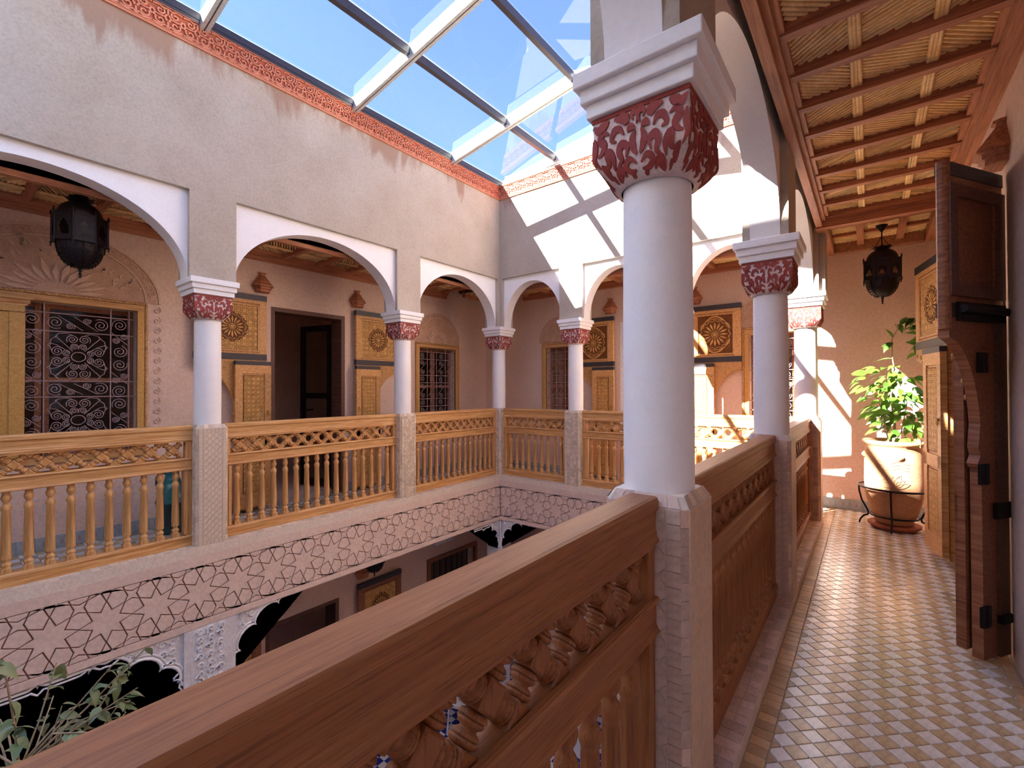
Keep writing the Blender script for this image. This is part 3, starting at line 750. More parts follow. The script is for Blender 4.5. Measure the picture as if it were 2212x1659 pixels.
def balustrade(p0, p1, label, group, nb, nl, wd='cedar'):
    p0, p1 = Vector(p0), Vector(p1); d = p1-p0; L = d.length; M = T(*p0) @ RZ(math.atan2(d.y, d.x))
    root = tag(empty('balustrade', M), label, 'railing', group)
    for nm, pr in (('handrail', rail_profile()), ('middle_rail', mid_profile()), ('bottom_rail', bot_profile())):
        b = MB(); b.prism(pr, 0, L, 'yz'); b.build(nm, wd+'_x', root)
    for x in (0, L):
        b = MB(); s_ = 1 if x == 0 else -1; b.box(x, -.034, .145, x+s_*.045, .034, .705); b.box(x, -.034, .795, x+s_*.045, .034, .95)
        b.box(x+s_*.03, -.04, .16, x+s_*.055, .04, .695); b.build('stile', wd+'_z', root, .003)
    x0, x1 = .055, L-.055; st = (x1-x0)/nb
    for k in range(nb): link('baluster', ME_BAL[wd], root, T(x0+st*(k+.5), 0, 0) @ RZ(random.uniform(-.1, .1)))
    # turned lattice
    b = MB()
    for z in (LZ0, LZ1):
        for y in (-.036, .036): b.box(.045, y-.006, z-.006, L-.045, y+.006, z+.006)
    lat = b.build('lattice', wd+'_x', root); s_ = (x1-x0)/nl; sp = math.hypot(s_/2, LH); ang = math.atan2(LH, s_/2)
    a = .036*.72; me = spindle_mesh(sp-2*a, wd+'_z'); ME_BK, ME_BT, ME_BB = ME_BLK[wd]
    for k in range(nl):
        cx = x0+s_*(k+.5); link('block', ME_BK, lat, T(cx, 0, LZM))
        for sx in (-1, 1):
            for sz in (-1, 1):
                v = Vector((sx*s_/2, 0, sz*LH)).normalized(); q = v.to_track_quat('Z', 'Y').to_matrix().to_4x4()
                link('spindle', me, lat, T(cx+v.x*a, 0, LZM+v.z*a) @ q)
    for k in range(nl+1):
        cx = x0+s_*k
        if k == 0 or k == nl: continue
        link('half_block', ME_BT, lat, T(cx, 0, LZ1)); link('half_block', ME_BB, lat, T(cx, 0, LZ0))
    return root
GB = 'turned cedar balustrades of the upper gallery'
o_ = PB+.001
balustrade((XL, YA[0]+o_, 0), (XL, YA[1]-o_, 0), 'cedar balustrade in front of the large grilled window and the teal jug', GB, 17, 12)
balustrade((XL, YA[1]+o_, 0), (XL, YA[2]-o_, 0), 'cedar balustrade in front of the open double door across the courtyard', GB, 16, 12)
balustrade((XL, YA[2]+o_, 0), (XL, YB-o_, 0), 'cedar balustrade in front of the small grilled window next to the courtyard corner', GB, 14, 11)
balustrade((XL+o_, YB, 0), (XB[1]-o_, YB, 0), 'short cedar balustrade of the back gallery next to the courtyard corner', GB, 9, 7)
balustrade((XB[1]+o_, YB, 0), (XB[2]-o_, YB, 0), 'cedar balustrade of the back gallery in front of the dark doorway', GB, 9, 7)
balustrade((XB[2]+o_, YB, 0), (XR-o_, YB, 0), 'sunlit cedar balustrade at the end of the back gallery beside the corridor', GB, 9, 7)
balustrade((XR, YC[0]+o_, 0), (XR, YC[1]-o_, 0), 'shade-browned cedar balustrade with worn broad handrail running up to the large white column', GB, 16, 12, 'cedarb')
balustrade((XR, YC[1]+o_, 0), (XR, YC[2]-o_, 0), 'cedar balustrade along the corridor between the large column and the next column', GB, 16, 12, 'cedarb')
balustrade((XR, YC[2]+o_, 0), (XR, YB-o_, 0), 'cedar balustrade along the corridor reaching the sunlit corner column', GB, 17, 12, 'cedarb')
# ---------------------------------------------------------------- timber and reed ceilings
def clip_seg(ax_, ay, bx_, by, x0, y0, x1, y1):
    t0, t1 = 0.0, 1.0; dx, dy = bx_-ax_, by-ay
    for p, q in ((-dx, ax_-x0), (dx, x1-ax_), (-dy, ay-y0), (dy, y1-ay)):
        if abs(p) < 1e-12:
            if q < 0: return None
        else:
            r = q/p
            if p < 0: t0 = max(t0, r)
            else: t1 = min(t1, r)
    if t0 >= t1: return None
    return ax_+dx*t0, ay+dy*t0, ax_+dx*t1, ay+dy*t1
def reed_segs(x0, y0, x1, y1, ang, sp):
    d = (math.cos(ang), math.sin(ang)); n = (-d[1], d[0]); cx, cy = (x0+x1)/2, (y0+y1)/2; L = math.hypot(x1-x0, y1-y0); out = []
    k = -int(L/sp)
    while k*sp < L:
        ox, oy = cx+n[0]*k*sp, cy+n[1]*k*sp; s_ = clip_seg(ox-d[0]*L, oy-d[1]*L, ox+d[0]*L, oy+d[1]*L, x0, y0, x1, y1)
        if s_ and math.hypot(s_[2]-s_[0], s_[3]-s_[1]) > .02: out.append(s_)
        k += 1
    return out
reed_count = [0]
def reed_cell(root, x0, y0, x1, y1, z, flip, bulk, near, r=.0098, divs=((.30, .36), (.70, .76)), ax_='x'):
    W_ = x1-x0; cuts = [(0, divs[0][0]), (divs[0][1], divs[1][0]), (divs[1][1], 1)]
    def put(sg, rr, zz):
        zj = random.uniform(-.002, .002); pts = [(sg[0], sg[1], zz+zj), (sg[2], sg[3], zz-zj)]
        if near and reed_count[0] < 300:
            m = MB(); m.tube(pts, rr, 6); m.build('reed', 'reed', root); reed_count[0] += 1
        else: bulk.tube(pts, rr, 5)
    for i, (a, b_) in enumerate(cuts):
        u0, u1 = x0+W_*a, x0+W_*b_; ang = R(40 if (flip+i) % 2 else -40)
        if i == 1: ang = R(26 if flip else -26)
        for sg in reed_segs(u0, y0, u1, y1, ang, .0255 if near else .027): put(sg, r, z)
    for a, b_ in divs:
        for k in range(3):
            u = x0+W_*(a+(b_-a)*(k+.5)/3); put((u, y0, u, y1), r*1.12, z-.014)
ZCE = 2.95
def gallery_ceiling(name, label, x0, x1, ys, y_end, near_range):
    b = MB(); b.box(x0-.02, ys[0]-.35, 3.02, x1+.02, y_end+.02, 3.3); root = struct(b.build(name, 'reed_ground'), label); bulk = MB()
    # long edge boards with mouldings
    for xa, s_ in ((x0, 1), (x1, -1)):
        m = MB(); m.box(xa, ys[0]-.35, 2.885, xa+s_*.05, y_end, 3.10); m.box(xa, ys[0]-.35, 2.93, xa+s_*.075, y_end, 3.10); m.box(xa, ys[0]-.35, 2.96, xa+s_*.10, y_end, 3.10); m.build('edge_board', 'beam_y', root)
    for k, y in enumerate(ys):
        m = MB(); m.box(x0+.08, y-.026, ZCE, x1-.08, y+.026, 3.02); m.box(x0+.08, y-.034, 2.982, x1-.08, y+.034, 3.02); m.build('beam', 'beam_x', root)
        if k < len(ys)-1: reed_cell(root, x0+.10, y+.03, x1-.10, ys[k+1]-.03, 3.002, k % 2, bulk, near_range[0] < y < near_range[1])
    if bulk.v: tag(bulk.build('reeds', 'reed', root), kind='stuff')
    return root
gallery_ceiling('ceiling_right', 'ceiling of dark cross beams and diagonal yellow reeds above the corridor', -.383, XRW, [2.38+.3455*k for k in range(-6, 9)], 5.2, (2.0, 3.5))  # stops behind the camera; the added gap lets sky light in
gallery_ceiling('ceiling_left', 'beam and reed ceiling of the far gallery', XLW, XL-WT, [.10+.43*k for k in range(-3, 13)], 5.4, (99, 99))
# coffered end bay of the corridor and the back gallery ceiling
def back_ceiling():
    x0, x1, y0, y1 = XLW+.02, XRW, YB+WT+.0, YBW
    b = MB(); b.box(x0, YB+WT, 3.03, x1, y1, 3.3); b.box(-.382, 5.16, 3.03, x1, YB+WT, 3.3); root = struct(b.build('ceiling_back', 'reed_ground'), 'coffered timber and reed ceiling over the end of the corridor and the back gallery')
    m = MB(); m.box(-.38, 5.16, 2.87, x1, 5.24, 3.1); m.box(-.38, 5.145, 2.93, x1, 5.255, 3.1); m.build('cross_beam', 'beam_x', root)
    for nm, bx in (('edge_board', (-.40, 5.25, 2.90, -.30, y1, 3.1)), ('edge_board', (x1-.09, 5.25, 2.90, x1, y1, 3.1)), ('edge_board', (-.30, y1-.09, 2.90, x1-.09, y1, 3.1)), ('edge_board', (-.30, 5.25, 2.92, x1-.09, 5.33, 3.1))):
        m = MB(); m.box(*bx); m.build(nm, 'beam_y', root, .006)
    for x in (-.06, .27):
        m = MB(); m.box(x-.03, 5.33, 2.955, x+.03, y1-.09, 3.0); m.build('lath', 'beam_y', root)
    for y in (5.62, 5.98):
        m = MB(); m.box(-.30, y-.025, 2.975, x1-.09, y+.025, 3.03); m.build('lath', 'beam_x', root)
    bulk = MB()
    for sg in reed_segs(-.30, 5.33, .0, y1-.09, R(38), .024)+reed_segs(.0, 5.33, x1-.09, y1-.09, R(-38), .024): bulk.tube([(sg[0], sg[1], 3.015), (sg[2], sg[3], 3.015)], .0115, 5)
    xs = [-.75-.43*k for k in range(12)]
    for k, x in enumerate(xs):
        m = MB(); m.box(x-.03, YB+WT, 2.95, x+.03, y1, 3.05); m.build('beam', 'beam_y', root)
        if k < len(xs)-1:
            for sg in reed_segs(xs[k+1]+.03, YB+WT, x-.03, y1, R(35 if k % 2 else -35), .026): bulk.tube([(sg[0], sg[1], 3.012), (sg[2], sg[3], 3.012)], .0115, 5)
    for ya in (YB+WT, y1-.07):
        m = MB(); m.box(XLW+.9, ya, 2.90, -.40, ya+.07, 3.1); m.build('edge_board', 'beam_x', root)
    tag(bulk.build('reeds', 'reed', root), kind='stuff')
back_ceiling()
# flat roofs over the galleries; unseen near end left open for sky fill
b = MB(); zt = 4.42
b.box(XLW-2.4, -1.4, 4.22, XL-WT, YBW+2.2, zt); b.box(XR+WT, -.04, 4.22, XRW+2.4, YBW+2.2, zt); b.box(XL-WT, YB+WT, 4.22, XR+WT, YBW+2.2, zt); b.box(XLW-2.4, YF-1.4, 4.22, XLW-.28, -1.4, zt); b.box(XRW+.28, YF-1.4, 4.22, XRW+2.4, -.04, zt)
struct(b.build('ceiling_roof_terrace', 'stucco_white'), 'flat roof terrace around the courtyard opening')
b = MB()
b.box(XLW-2.4, YF-1.4, ZG, XLW-2.2, YBW+2.2, 5.0); b.box(XRW+2.2, YF-1.4, ZG, XRW+2.4, YBW+2.2, 5.0); b.box(XLW-2.2, YBW+2.0, ZG, XRW+2.2, YBW+2.2, 5.0); b.box(XLW-2.2, YF-1.4, ZG, XRW+2.2, YF-1.2, 5.0)
struct(b.build('wall_outer', 'plaster_court'), 'outer house walls and low roof parapet')
# ---------------------------------------------------------------- glazed roof over the courtyard
sky = tag(empty('skylight', T(0, 0, 4.52)), 'pitched glass roof with pale metal rafters over the courtyard', 'skylight')
XE0, XE1, XRG, ZE, ZR = XL+WT-.01, XR-WT+.01, (XL+XR)/2, 4.575, 4.87
XPU = [XE0, (XE0+XRG)/2, XRG, (XE1+XRG)/2, XE1]
def roof_z(x): return ZE+(ZR-ZE)*(1-abs(x-XRG)/(XRG-XE0))
YR = [-.02, 1.47, 2.93, 4.44, YB-.02]  # glazing starts beside the camera; added opening behind it for sky fill
ML = T(0, 0, -4.52)
for y in YR:
    for k, (xa, xb) in enumerate(((XE0, XRG), (XRG, XE1))):
        for nm, w, h0, h1, mt in (('rafter', .035, -.13, .0, 'alu_white'), ('rafter_fin', .012, .0, .035, 'alu_dark')):
            m = MB(); za, zb = roof_z(xa), roof_z(xb)
            m.add([(xa, y-w, za+h0), (xb, y-w, zb+h0), (xb, y+w, zb+h0), (xa, y+w, za+h0), (xa, y-w, za+h1), (xb, y-w, zb+h1), (xb, y+w, zb+h1), (xa, y+w, za+h1)],
                  [(0,3,2,1),(4,5,6,7),(0,1,5,4),(1,2,6,5),(2,3,7,6),(3,0,4,7)])
            if nm == 'rafter': # dark groove along the underside
                m.add([(xa, y-.004, za+h0-.001), (xb, y-.004, zb+h0-.001), (xb, y+.004, zb+h0-.001), (xa, y+.004, za+h0-.001)], [(0,1,2,3)], 1); mt = ['alu_white', 'alu_dark']
            m.build(nm, mt, sky, M=ML)
for k, x in enumerate(XPU):
    edge = k in (0, 4)
    for j in range(len(YR)-1):
        m = MB(); z = roof_z(x); w = .035 if edge else .026; m.box(x-w, YR[j]+.036, z-(.10 if edge else .095), x+w, YR[j+1]-.036, z-.012); m.build('edge_frame' if edge else 'purlin', 'alu_dark', sky, M=ML)
for k in range(4):
    for j in range(len(YR)-1):
        xa, xb = XPU[k]+.02, XPU[k+1]-.02; ya, yb = YR[j]+.015, YR[j+1]-.015; m = MB(); t = .008
        m.add([(xa, ya, roof_z(xa)), (xb, ya, roof_z(xb)), (xb, yb, roof_z(xb)), (xa, yb, roof_z(xa))], [(0,1,2,3)]); m.build('glass_pane', 'roof_glass', sky, M=ML)
# upstand between wall head and glass
m = MB(); m.box(XL-WT, -.02, ZF1, XL+WT+.03, YB+WT, 4.545); m.box(XR-WT-.03, -.02, ZF1, XR+WT, YB+WT, 4.545); m.box(XL-WT, YB-.06, ZF1, XR+WT, YB+WT, 4.545); m.build('kerb', 'alu_dark', sky, M=ML)
# ---------------------------------------------------------------- ground floor
b = MB(); b.box(XLW-2.2, YF-1.2, ZG-.2, XRW+2.2, YBW+2.0, ZG-.004); gfl = struct(b.build('floor_ground', 'floor_grout'), 'courtyard ground floor of blue and white checkered tiles')
gt = MB(); S_ = .105; gobj = []
MW_, MBL = tile_mesh(S_, 'floor_white', 'tile'), tile_mesh(S_, 'tile_blue', 'tile')
for i in range(int((XRW-XLW)/S_)+1):
    for j in range(int((YBW-YFW)/S_)+1):
        x = XLW+(i+.5)*S_; y = YFW+(j+.5)*S_; bl = (i+j) % 2
        p = px((x, y, ZG))
        vis = p and ((800 < p[0] < 1060 and 1440 < p[1] < 1640) or (1170 < p[0] < 1300 and 1500 < p[1] < 1659))
        if vis and len(gobj) < 300: gobj.append(link('tile', MBL if bl else MW_, gfl, T(x, y, ZG-.004)))
        else:
            g = S_/2-.0016; gt.add([(x-g, y-g, ZG), (x+g, y-g, ZG), (x+g, y+g, ZG), (x-g, y+g, ZG)], [(0,1,2,3)], 1 if bl else 0)
tag(gt.build('ground_tiles', ['floor_white', 'tile_blue'], gfl), kind='stuff')
H_GL = [(.0, 1.25, ZG+.7, -1.42), (2.5, 3.45, ZG, -1.40), (5.05, 6.1, ZG+.7, -1.42)]
wall_open('wall_left_ground', 'x', XLW, -.28, YFW-.3, YBW+.3, ZG, -.25, H_GL, 'plaster_gallery', 'reddish plaster wall of the ground floor under the far gallery')
wall_open('wall_back_ground', 'y', YBW, .28, XLW, XRW+.3, ZG, -.25, [(-2.95, -1.95, ZG, -1.4)], 'plaster_gallery', 'reddish plaster wall of the ground floor under the back gallery')
wall_open('wall_right_ground', 'x', XRW, .28, YFW-.3, YBW, ZG, -.25, [], 'plaster_gallery', 'plaster wall of the ground floor under the corridor')
wall_open('wall_front_ground', 'y', YFW, -.28, XLW, XRW, ZG, -.25, [], 'plaster_gallery', 'plaster wall of the ground floor at the near end')
room('wall_room_ground_left', XLW-1.6, -.4, XLW-.28, 6.3, ZG, -.5, 'dark rooms behind the ground floor openings', 'x1')
# white carved stucco arches of the ground floor
def lobes(a, b_, n, bulge=.34):
    """scalloped line from a to b along a quarter ellipse (a = low point at the pier, b = high point)"""
    G_ = [(b_[0]+(a[0]-b_[0])*math.cos(PI/2*k/n), a[1]+(b_[1]-a[1])*math.sin(PI/2*k/n)) for k in range(n+1)]; out = [G_[0]]
    for k in range(n):
        p, q = G_[k], G_[k+1]; mx, my = (p[0]+q[0])/2, (p[1]+q[1])/2; dx, dy = q[0]-p[0], q[1]-p[1]; L = math.hypot(dx, dy); s_ = 1 if a[0] < b_[0] else -1
        nx, ny = -dy/L*s_, dx/L*s_; rr = L/2
        for j in range(1, 9):
            t = PI*j/8; out.append((mx-dx/2*math.cos(t)+nx*rr*math.sin(t)*bulge*2, min(my-dy/2*math.cos(t)+ny*rr*math.sin(t)*bulge*2, ZB0-.012-.0004*j)))
    return out
def curl_field(b, M, x0, y0, x1, y1, keep, st=.07, h=.012):
    nx = max(1, int((x1-x0)/st)); ny = max(1, int((y1-y0)/st)); rnd = random.Random(3)
    for i in range(nx):
        for j in range(ny):
            cx, cy = x0+(i+.5)*(x1-x0)/nx, y0+(j+.5)*(y1-y0)/ny
            if not keep(cx, cy): continue
            s_ = rnd.choice((-1, 1)); a0 = rnd.uniform(0, 6.28); r_ = st*.42
            b.ribbon(spiral(cx, cy, r_*.15, r_, a0, s_*1.3, 14), [.007]*15, h, M)
            ex = cx+math.cos(a0+s_*8.2)*r_*1.5; ey = cy+math.sin(a0+s_*8.2)*r_*1.5
            b.ribbon([(cx+math.cos(a0+s_*8.2)*r_, cy+math.sin(a0+s_*8.2)*r_), ((cx+ex)/2+.01, (cy+ey)/2), (ex, ey)], [.008, .018, .004], h, M)
def pin(poly, x, y):
    c = False
    for i in range(len(poly)):
        (x1, y1), (x2, y2) = poly[i-1], poly[i]
        if (y1 > y) != (y2 > y) and x < (x2-x1)*(y-y1)/(y2-y1)+x1: c = not c
    return c
def stucco(name, M, poly, edge, label, thick=.22):
    b = MB(); b.prism(poly, -thick, 0, 'xy', 0, M); root = struct(b.build(name, 'stucco_carved'), label)
    if edge:
        for off, r_ in ((.012, .012), (.040, .008)):
            m = MB(); n = len(edge); pts = []
            cx = sum(p[0] for p in poly)/len(poly); cy = sum(p[1] for p in poly)/len(poly)
            for k in range(n):
                a = edge[max(k-1, 0)]; c = edge[min(k+1, n-1)]; dx, dy = c[0]-a[0], c[1]-a[1]; L = math.hypot(dx, dy) or 1; nx, ny = -dy/L, dx/L
                q = (edge[k][0]+nx*off, edge[k][1]+ny*off)
                q2 = (edge[k][0]-nx*off, edge[k][1]-ny*off)
                pts.append(q if pin(poly, *q) or not pin(poly, *q2) else q2)
            m.tube([(x, y, .0) for x, y in pts], r_, 6, M=M); m.build('moulding', 'stucco_white', root)
    xs = [p[0] for p in poly]; ys = [p[1] for p in poly]; m = MB()
    off = [inset(poly, .03)]
    curl_field(m, M, min(xs), min(ys), max(xs), max(ys), lambda x, y: pin(poly, x, y) and pin(poly, x+.04, y) and pin(poly, x-.04, y) and pin(poly, x, y-.05) and pin(poly, x, y+.03))
    if m.v: tag(m.build('carving', 'stucco_white', root), kind='stuff')
    return root
zt_ = ZB0-.004; zl_ = -1.18
ML_ = frame((XL+.105, 0, 0), (0,1,0), (0,0,1), (1,0,0))
e = lobes((1.74, zl_), (2.36, zt_-.012), 4); stucco('wall_stucco_1', ML_, [(1.735, zl_)]+e+[(1.735, zt_)], e, 'white carved stucco scalloped arch bracket beside the carved pier under the far gallery')
stucco('wall_stucco_2', frame((XL+.125, 0, 0), (0,1,0), (0,0,1), (1,0,0)), [(1.345, -2.4), (1.735, -2.4), (1.735, zt_), (1.345, zt_)], None, 'white carved stucco pier face under the far gallery', .26)
e = lobes((1.34, zl_), (.50, zt_-.035), 5); e2 = lobes((-.34, zl_), (.50, zt_-.035), 5); ee = e+e2[::-1][1:]
stucco('wall_stucco_3', ML_, [(1.345, zl_)]+ee+[(-.345, zl_), (-.345, zt_), (1.345, zt_)], ee, 'white carved stucco multi-lobed arch behind the climbing plant')
e = lobes((YB-.145, -1.06), (YB-.70, zt_-.012), 4); stucco('wall_stucco_4', ML_, [(YB-.14, -1.06)]+e+[(YB-.14, zt_)], e, 'white carved stucco scalloped bracket at the courtyard corner under the far gallery')
MB_ = frame((0, YB-.105, 0), (1,0,0), (0,0,1), (0,-1,0))
e = lobes((XL+.145, -1.06), (XL+.75, zt_-.012), 4); stucco('wall_stucco_5', MB_, [(XL+.14, -1.06)]+e+[(XL+.14, zt_)], e, 'white carved stucco scalloped bracket at the courtyard corner under the back gallery')
b = MB()
for x, y in ((XL, -.53), (XL, 1.54), (XL, YB), (XR, -.6), (XR, YB), (XB[1], YB), (XB[2], YB), (XL, YF), (XR, YF)): b.box(x-.13, y-.14, ZG, x+.09, y+.14, -.25) if x == XL else b.box(x-.12, y-.09, ZG, x+.12, y+.14, -.25)
struct(b.build('wall_ground_piers', 'stucco_white'), 'white plaster piers of the ground floor arcade')
b = MB(); b.box(XL+.0, YB-.12, -2.4, XL+.128, YB-.0, ZB0-.002); struct(b.build('trim_4', 'stucco_white'), 'white corner post of the ground floor arcade')
# ---------------------------------------------------------------- grilled windows
def wl(y0=0): return frame((XLW, y0, 0), (0,1,0), (0,0,1), (1,0,0))
def wb(x0=0): return frame((x0, YBW, 0), (1,0,0), (0,0,1), (0,-1,0))
def scroll_mesh(r, turns=2.1, t=.0038):
    m = MB(); m.tube([(x, y, 0) for x, y in spiral(0, 0, r*.12, r, 0, turns, 30)], t, 5); return m.mesh('scroll', 'iron_grey')
SCM = {r: scroll_mesh(r) for r in (.058, .042, .030, .048)}
def rope(m, p0, p1, r, pitch=.03):
    p0, p1 = Vector(p0), Vector(p1); d = p1-p0; L = d.length; n = max(4, int(L/pitch)); t = d.normalized(); a = t.orthogonal().normalized(); c = t.cross(a)
    for ph in (0, PI): m.tube([p0+t*(L*k/(n*4))+(a*math.cos(ph+k*PI/2)+c*math.sin(ph+k*PI/2))*r*.55 for k in range(n*4+1)], r*.62, 5)
def window(name, M, x0, x1, z0, z1, label, style, bars, lun=None):
    root = struct(empty(name, M), label); fw = .055
    for nm, bx in (('frame_head', (x0-fw, z1, -.02, x1+fw, z1+fw, .02)), ('frame_sill', (x0-fw, z0-fw, -.02, x1+fw, z0, .03)), ('frame_jamb', (x0-fw, z0, -.02, x0, z1, .02)), ('frame_jamb', (x1, z0, -.02, x1+fw, z1, .02))):
        m = MB(); m.box(*bx); m.build(nm, 'cedar_x' if 'jamb' not in nm else 'shutter_wood', root, .004)
    m = MB(); e = fw+.014; rope(m, (x0-e, z0, .014), (x0-e, z1+e, .014), .013); rope(m, (x1+e, z0, .014), (x1+e, z1+e, .014), .013); rope(m, (x0-e, z1+e, .014), (x1+e, z1+e, .014), .013); m.build('rope_moulding', 'cedar_z', root)
    # casements
    nc = 2; cw = (x1-x0)/nc; z1c = z1
    for k in range(nc):
        m = MB(); a, b_ = x0+k*cw+.004, x0+(k+1)*cw-.004; s_ = .042; zd = -.17
        m.box(a, z0, zd, a+s_, z1, zd+.04); m.box(b_-s_, z0, zd, b_, z1, zd+.04)
        for q in (0, .5, 1): zz = z0+(z1-z0-s_)*q; m.box(a+s_, zz, zd, b_-s_, zz+s_, zd+.035)
        c = m.build('casement', 'brown_z', root)
        for q0, q1 in ((0, .5), (.5, 1)):
            g = MB(); g.box(a+s_, z0+(z1-z0-s_)*q0+s_, zd+.012, b_-s_, z0+(z1-z0-s_)*q1, zd+.016); g.build('pane', 'window_glass', c)
    # iron grille
    m = MB(); zg = -.035
    for x in bars[0]: m.tube([(x, z0, zg), (x, z1, zg)], .0055, 6)
    for z in bars[1]: m.tube([(x0, z, zg), (x1, z, zg)], .0055, 6)
    gr = m.build('grille', 'iron_grey', root)
    def sc(r, x, y, a=0, f=1): link('scroll', SCM[r], gr, T(x, y, zg) @ RZ(a) @ Matrix.Diagonal((1, f, 1, 1)))
    def bar(pts, r=.0035):
        q = MB(); q.tube([(x, y, zg) for x, y in pts], r, 5); q.build('scroll_bar', 'iron_grey', gr)
    style(sc, bar, x0, x1, z0, z1, bars)
    if lun:
        cx, rx, rz = lun; b = MB(); N = 40; zb = z1+fw+.03
        arc = [(cx+rx*math.cos(PI*k/N), zb+rz*math.sin(PI*k/N)) for k in range(N+1)]
        b.prism(arc, 0, .010, 'xy'); ln = b.build('lunette', 'lunette_ground', root); q = MB(); I4 = Matrix.Translation((0, 0, .0))
        for s_, w_ in ((.985, .016), (.84, .012)): q.ribbon([(cx+rx*s_*math.cos(PI*k/N), zb+rz*s_*math.sin(PI*k/N)) for k in range(N+1)], w_, .018, I4)
        for k in range(26): a = PI*(k+.5)/26; q.ribbon(spiral(cx+rx*.91*math.cos(a), zb+rz*.91*math.sin(a), .006, .024*rx/.5, a, 1.2 if k % 2 else -1.2, 9), .008, .016, I4)
        for zz in range(12):
            for sx in (-1, 1):
                if rx > .6: q.ribbon(spiral(cx+sx*(rx-.03), zb-.06-.1*zz, .008, .036, 0, 1.2*sx, 10), .009, .010, I4)
        tag(q.build('border_carving', 'lunette_plaster', ln), kind='stuff')
        for k in range(13):
            a = PI*(k+.5)/13; pm = MB(); r0, r1 = .18, .52 if k % 2 else .44; ca, sa = math.cos(a), math.sin(a); h = .03*rx
            P_ = [(r0, 0), (.5*(r0+r1), h), (r1, 0), (.5*(r0+r1), -h)]
            pm.prism([(cx+rx*p*ca-w_*sa, zb+rz*p*sa+w_*ca*rz/rx) for p, w_ in P_], .009, .022, 'xy'); pm.build('ray', 'lunette_plaster', ln)
        q = MB(); rnd = random.Random(int(rx*100))
        for k in range(60):
            a = rnd.uniform(.1, PI-.1); rr = rnd.uniform(.55, .80); x, y = cx+rx*rr*math.cos(a), zb+rz*rr*math.sin(a)
            q.ribbon([(x, y), (x+.025*rx*math.cos(a+1), y+.025*rx*math.sin(a+1)), (x+.07*rx*math.cos(a+.4), y+.07*rx*math.sin(a+.4))], [.004, .022*rx, .003], .018, I4)
        tag(q.build('leaf_carving', 'lunette_plaster', ln), kind='stuff')
    return root
def style_big(sc, bar, x0, x1, z0, z1, bars):
    xa, xb, xc = bars[0]; hz = bars[1]
    def unit(cx, cz, w, h):
        bar([(cx+.048*math.cos(2*PI*k/24), cz+.042*math.sin(2*PI*k/24)) for k in range(25)], .0045)
        for k in range(4):
            a = PI/2*k; ca, sa = math.cos(a), math.sin(a)
            for s_ in (-1, 1):
                def P(u, v): return (cx+(u*ca-v*s_*sa)*w/.5, cz+(u*sa+v*s_*ca)*h/.44)
                x, y = P(.155, .045); sc(.042, x, y, a+PI/2*s_, s_); x, y = P(.088, .034); sc(.030, x, y, a-PI/2*s_, -s_)
                bar([P(.195, .045), P(.21, .09), P(.20, .15), P(.165, .175)])
        for sx in (-1, 1):
            for sz in (-1, 1):
                bar([(cx+sx*.04, cz+sz*.05), (cx+sx*.10, cz+sz*.12), (cx+sx*.14, cz+sz*.165), (cx+sx*.15, cz+sz*.185), (cx+sx*.135, cz+sz*.185)])
                bar([(cx+sx*.055, cz+sz*.035), (cx+sx*.14, cz+sz*.10), (cx+sx*.19, cz+sz*.115), (cx+sx*.20, cz+sz*.10), (cx+sx*.19, cz+sz*.085)])
    cx = (xa+xb)/2
    for i in range(len(hz)-1):
        za, zb = hz[i], hz[i+1]; zc = (za+zb)/2; h = zb-za
        if h > .25: unit(cx, zc, xb-xa, h)
        else:
            for s_ in (-1, 1): sc(.058, cx+s_*(xb-xa)*.34, zc, PI/2*s_, 1); sc(.030, cx+s_*.055, zc+s_*.03, 0, s_)
            bar([(cx-(xb-xa)*.30, zb-.02), (cx+.03, za+.02)]); bar([(cx-.03, zb-.02), (cx+(xb-xa)*.30, za+.02)])
    z = z0+.07; k = 0
    while z < z1-.05:
        for xm in ((xb+xc)/2, xa-.075):
            if k % 3 == 2: bar([(xm-.06, z+.05), (xm+.06, z-.06)]); sc(.030, xm-.03, z-.02); sc(.030, xm+.03, z+.02)
            else: sc(.058, xm, z, k, 1)
        z += .125; k += 1
def style_small(sc, bar, x0, x1, z0, z1, bars):
    xs = sorted([x0]+list(bars[0])+[x1]); zs = sorted(bars[1])
    for i in range(len(zs)-1):
        za, zb = zs[i], zs[i+1]
        for j in range(len(xs)-1):
            xm = (xs[j]+xs[j+1])/2; zc = (za+zb)/2
            if zb-za < .16: sc(.048, xm, zc, i+j, 1)
            else:
                sc(.042, xm, za+.06, 0, 1); sc(.042, xm, zb-.06, PI, 1); bar([(xs[j]+.02, za+.05), (xs[j+1]-.02, zb-.05)])
bz = [.86, 1.00, 1.44-.0, 1.58, 2.02, 2.13]
w1 = window('window_1', wl(), .02, 1.29, .80, 2.147, 'large window with wrought iron scroll grille, yellow shutter and carved lunette', style_big, ((.655, 1.10, 1.235), [.84, 1.02, 1.16, 1.60, 1.74, 2.03, 2.12][0:1]+[.90, 1.32, 1.46, 1.90, 2.06]), (.72, .76, .58))
window('window_2', wl(), 4.836, 5.639, .80, 2.045, 'small grilled window with carved lunette beside the courtyard corner', style_small, ((5.04, 5.24, 5.44), [.85, 1.10, 1.22, 1.48, 1.60, 1.86, 1.98]), (5.24, .50, .50))
window('window_3', wb(), -4.28, -3.76, .80, 2.06, 'narrow grilled window of the back gallery behind the white column', style_small, ((-4.10, -3.93), [.85, 1.10, 1.22, 1.48, 1.60, 1.86, 1.98]), (-4.02, .40, .42))
window('window_4', wb(), -1.20, -.70, .80, 2.06, 'narrow grilled window of the back gallery near the corridor corner', style_small, ((-1.03, -.87), [.85, 1.10, 1.22, 1.48, 1.60, 1.86, 1.98]), (-.95, .40, .42))
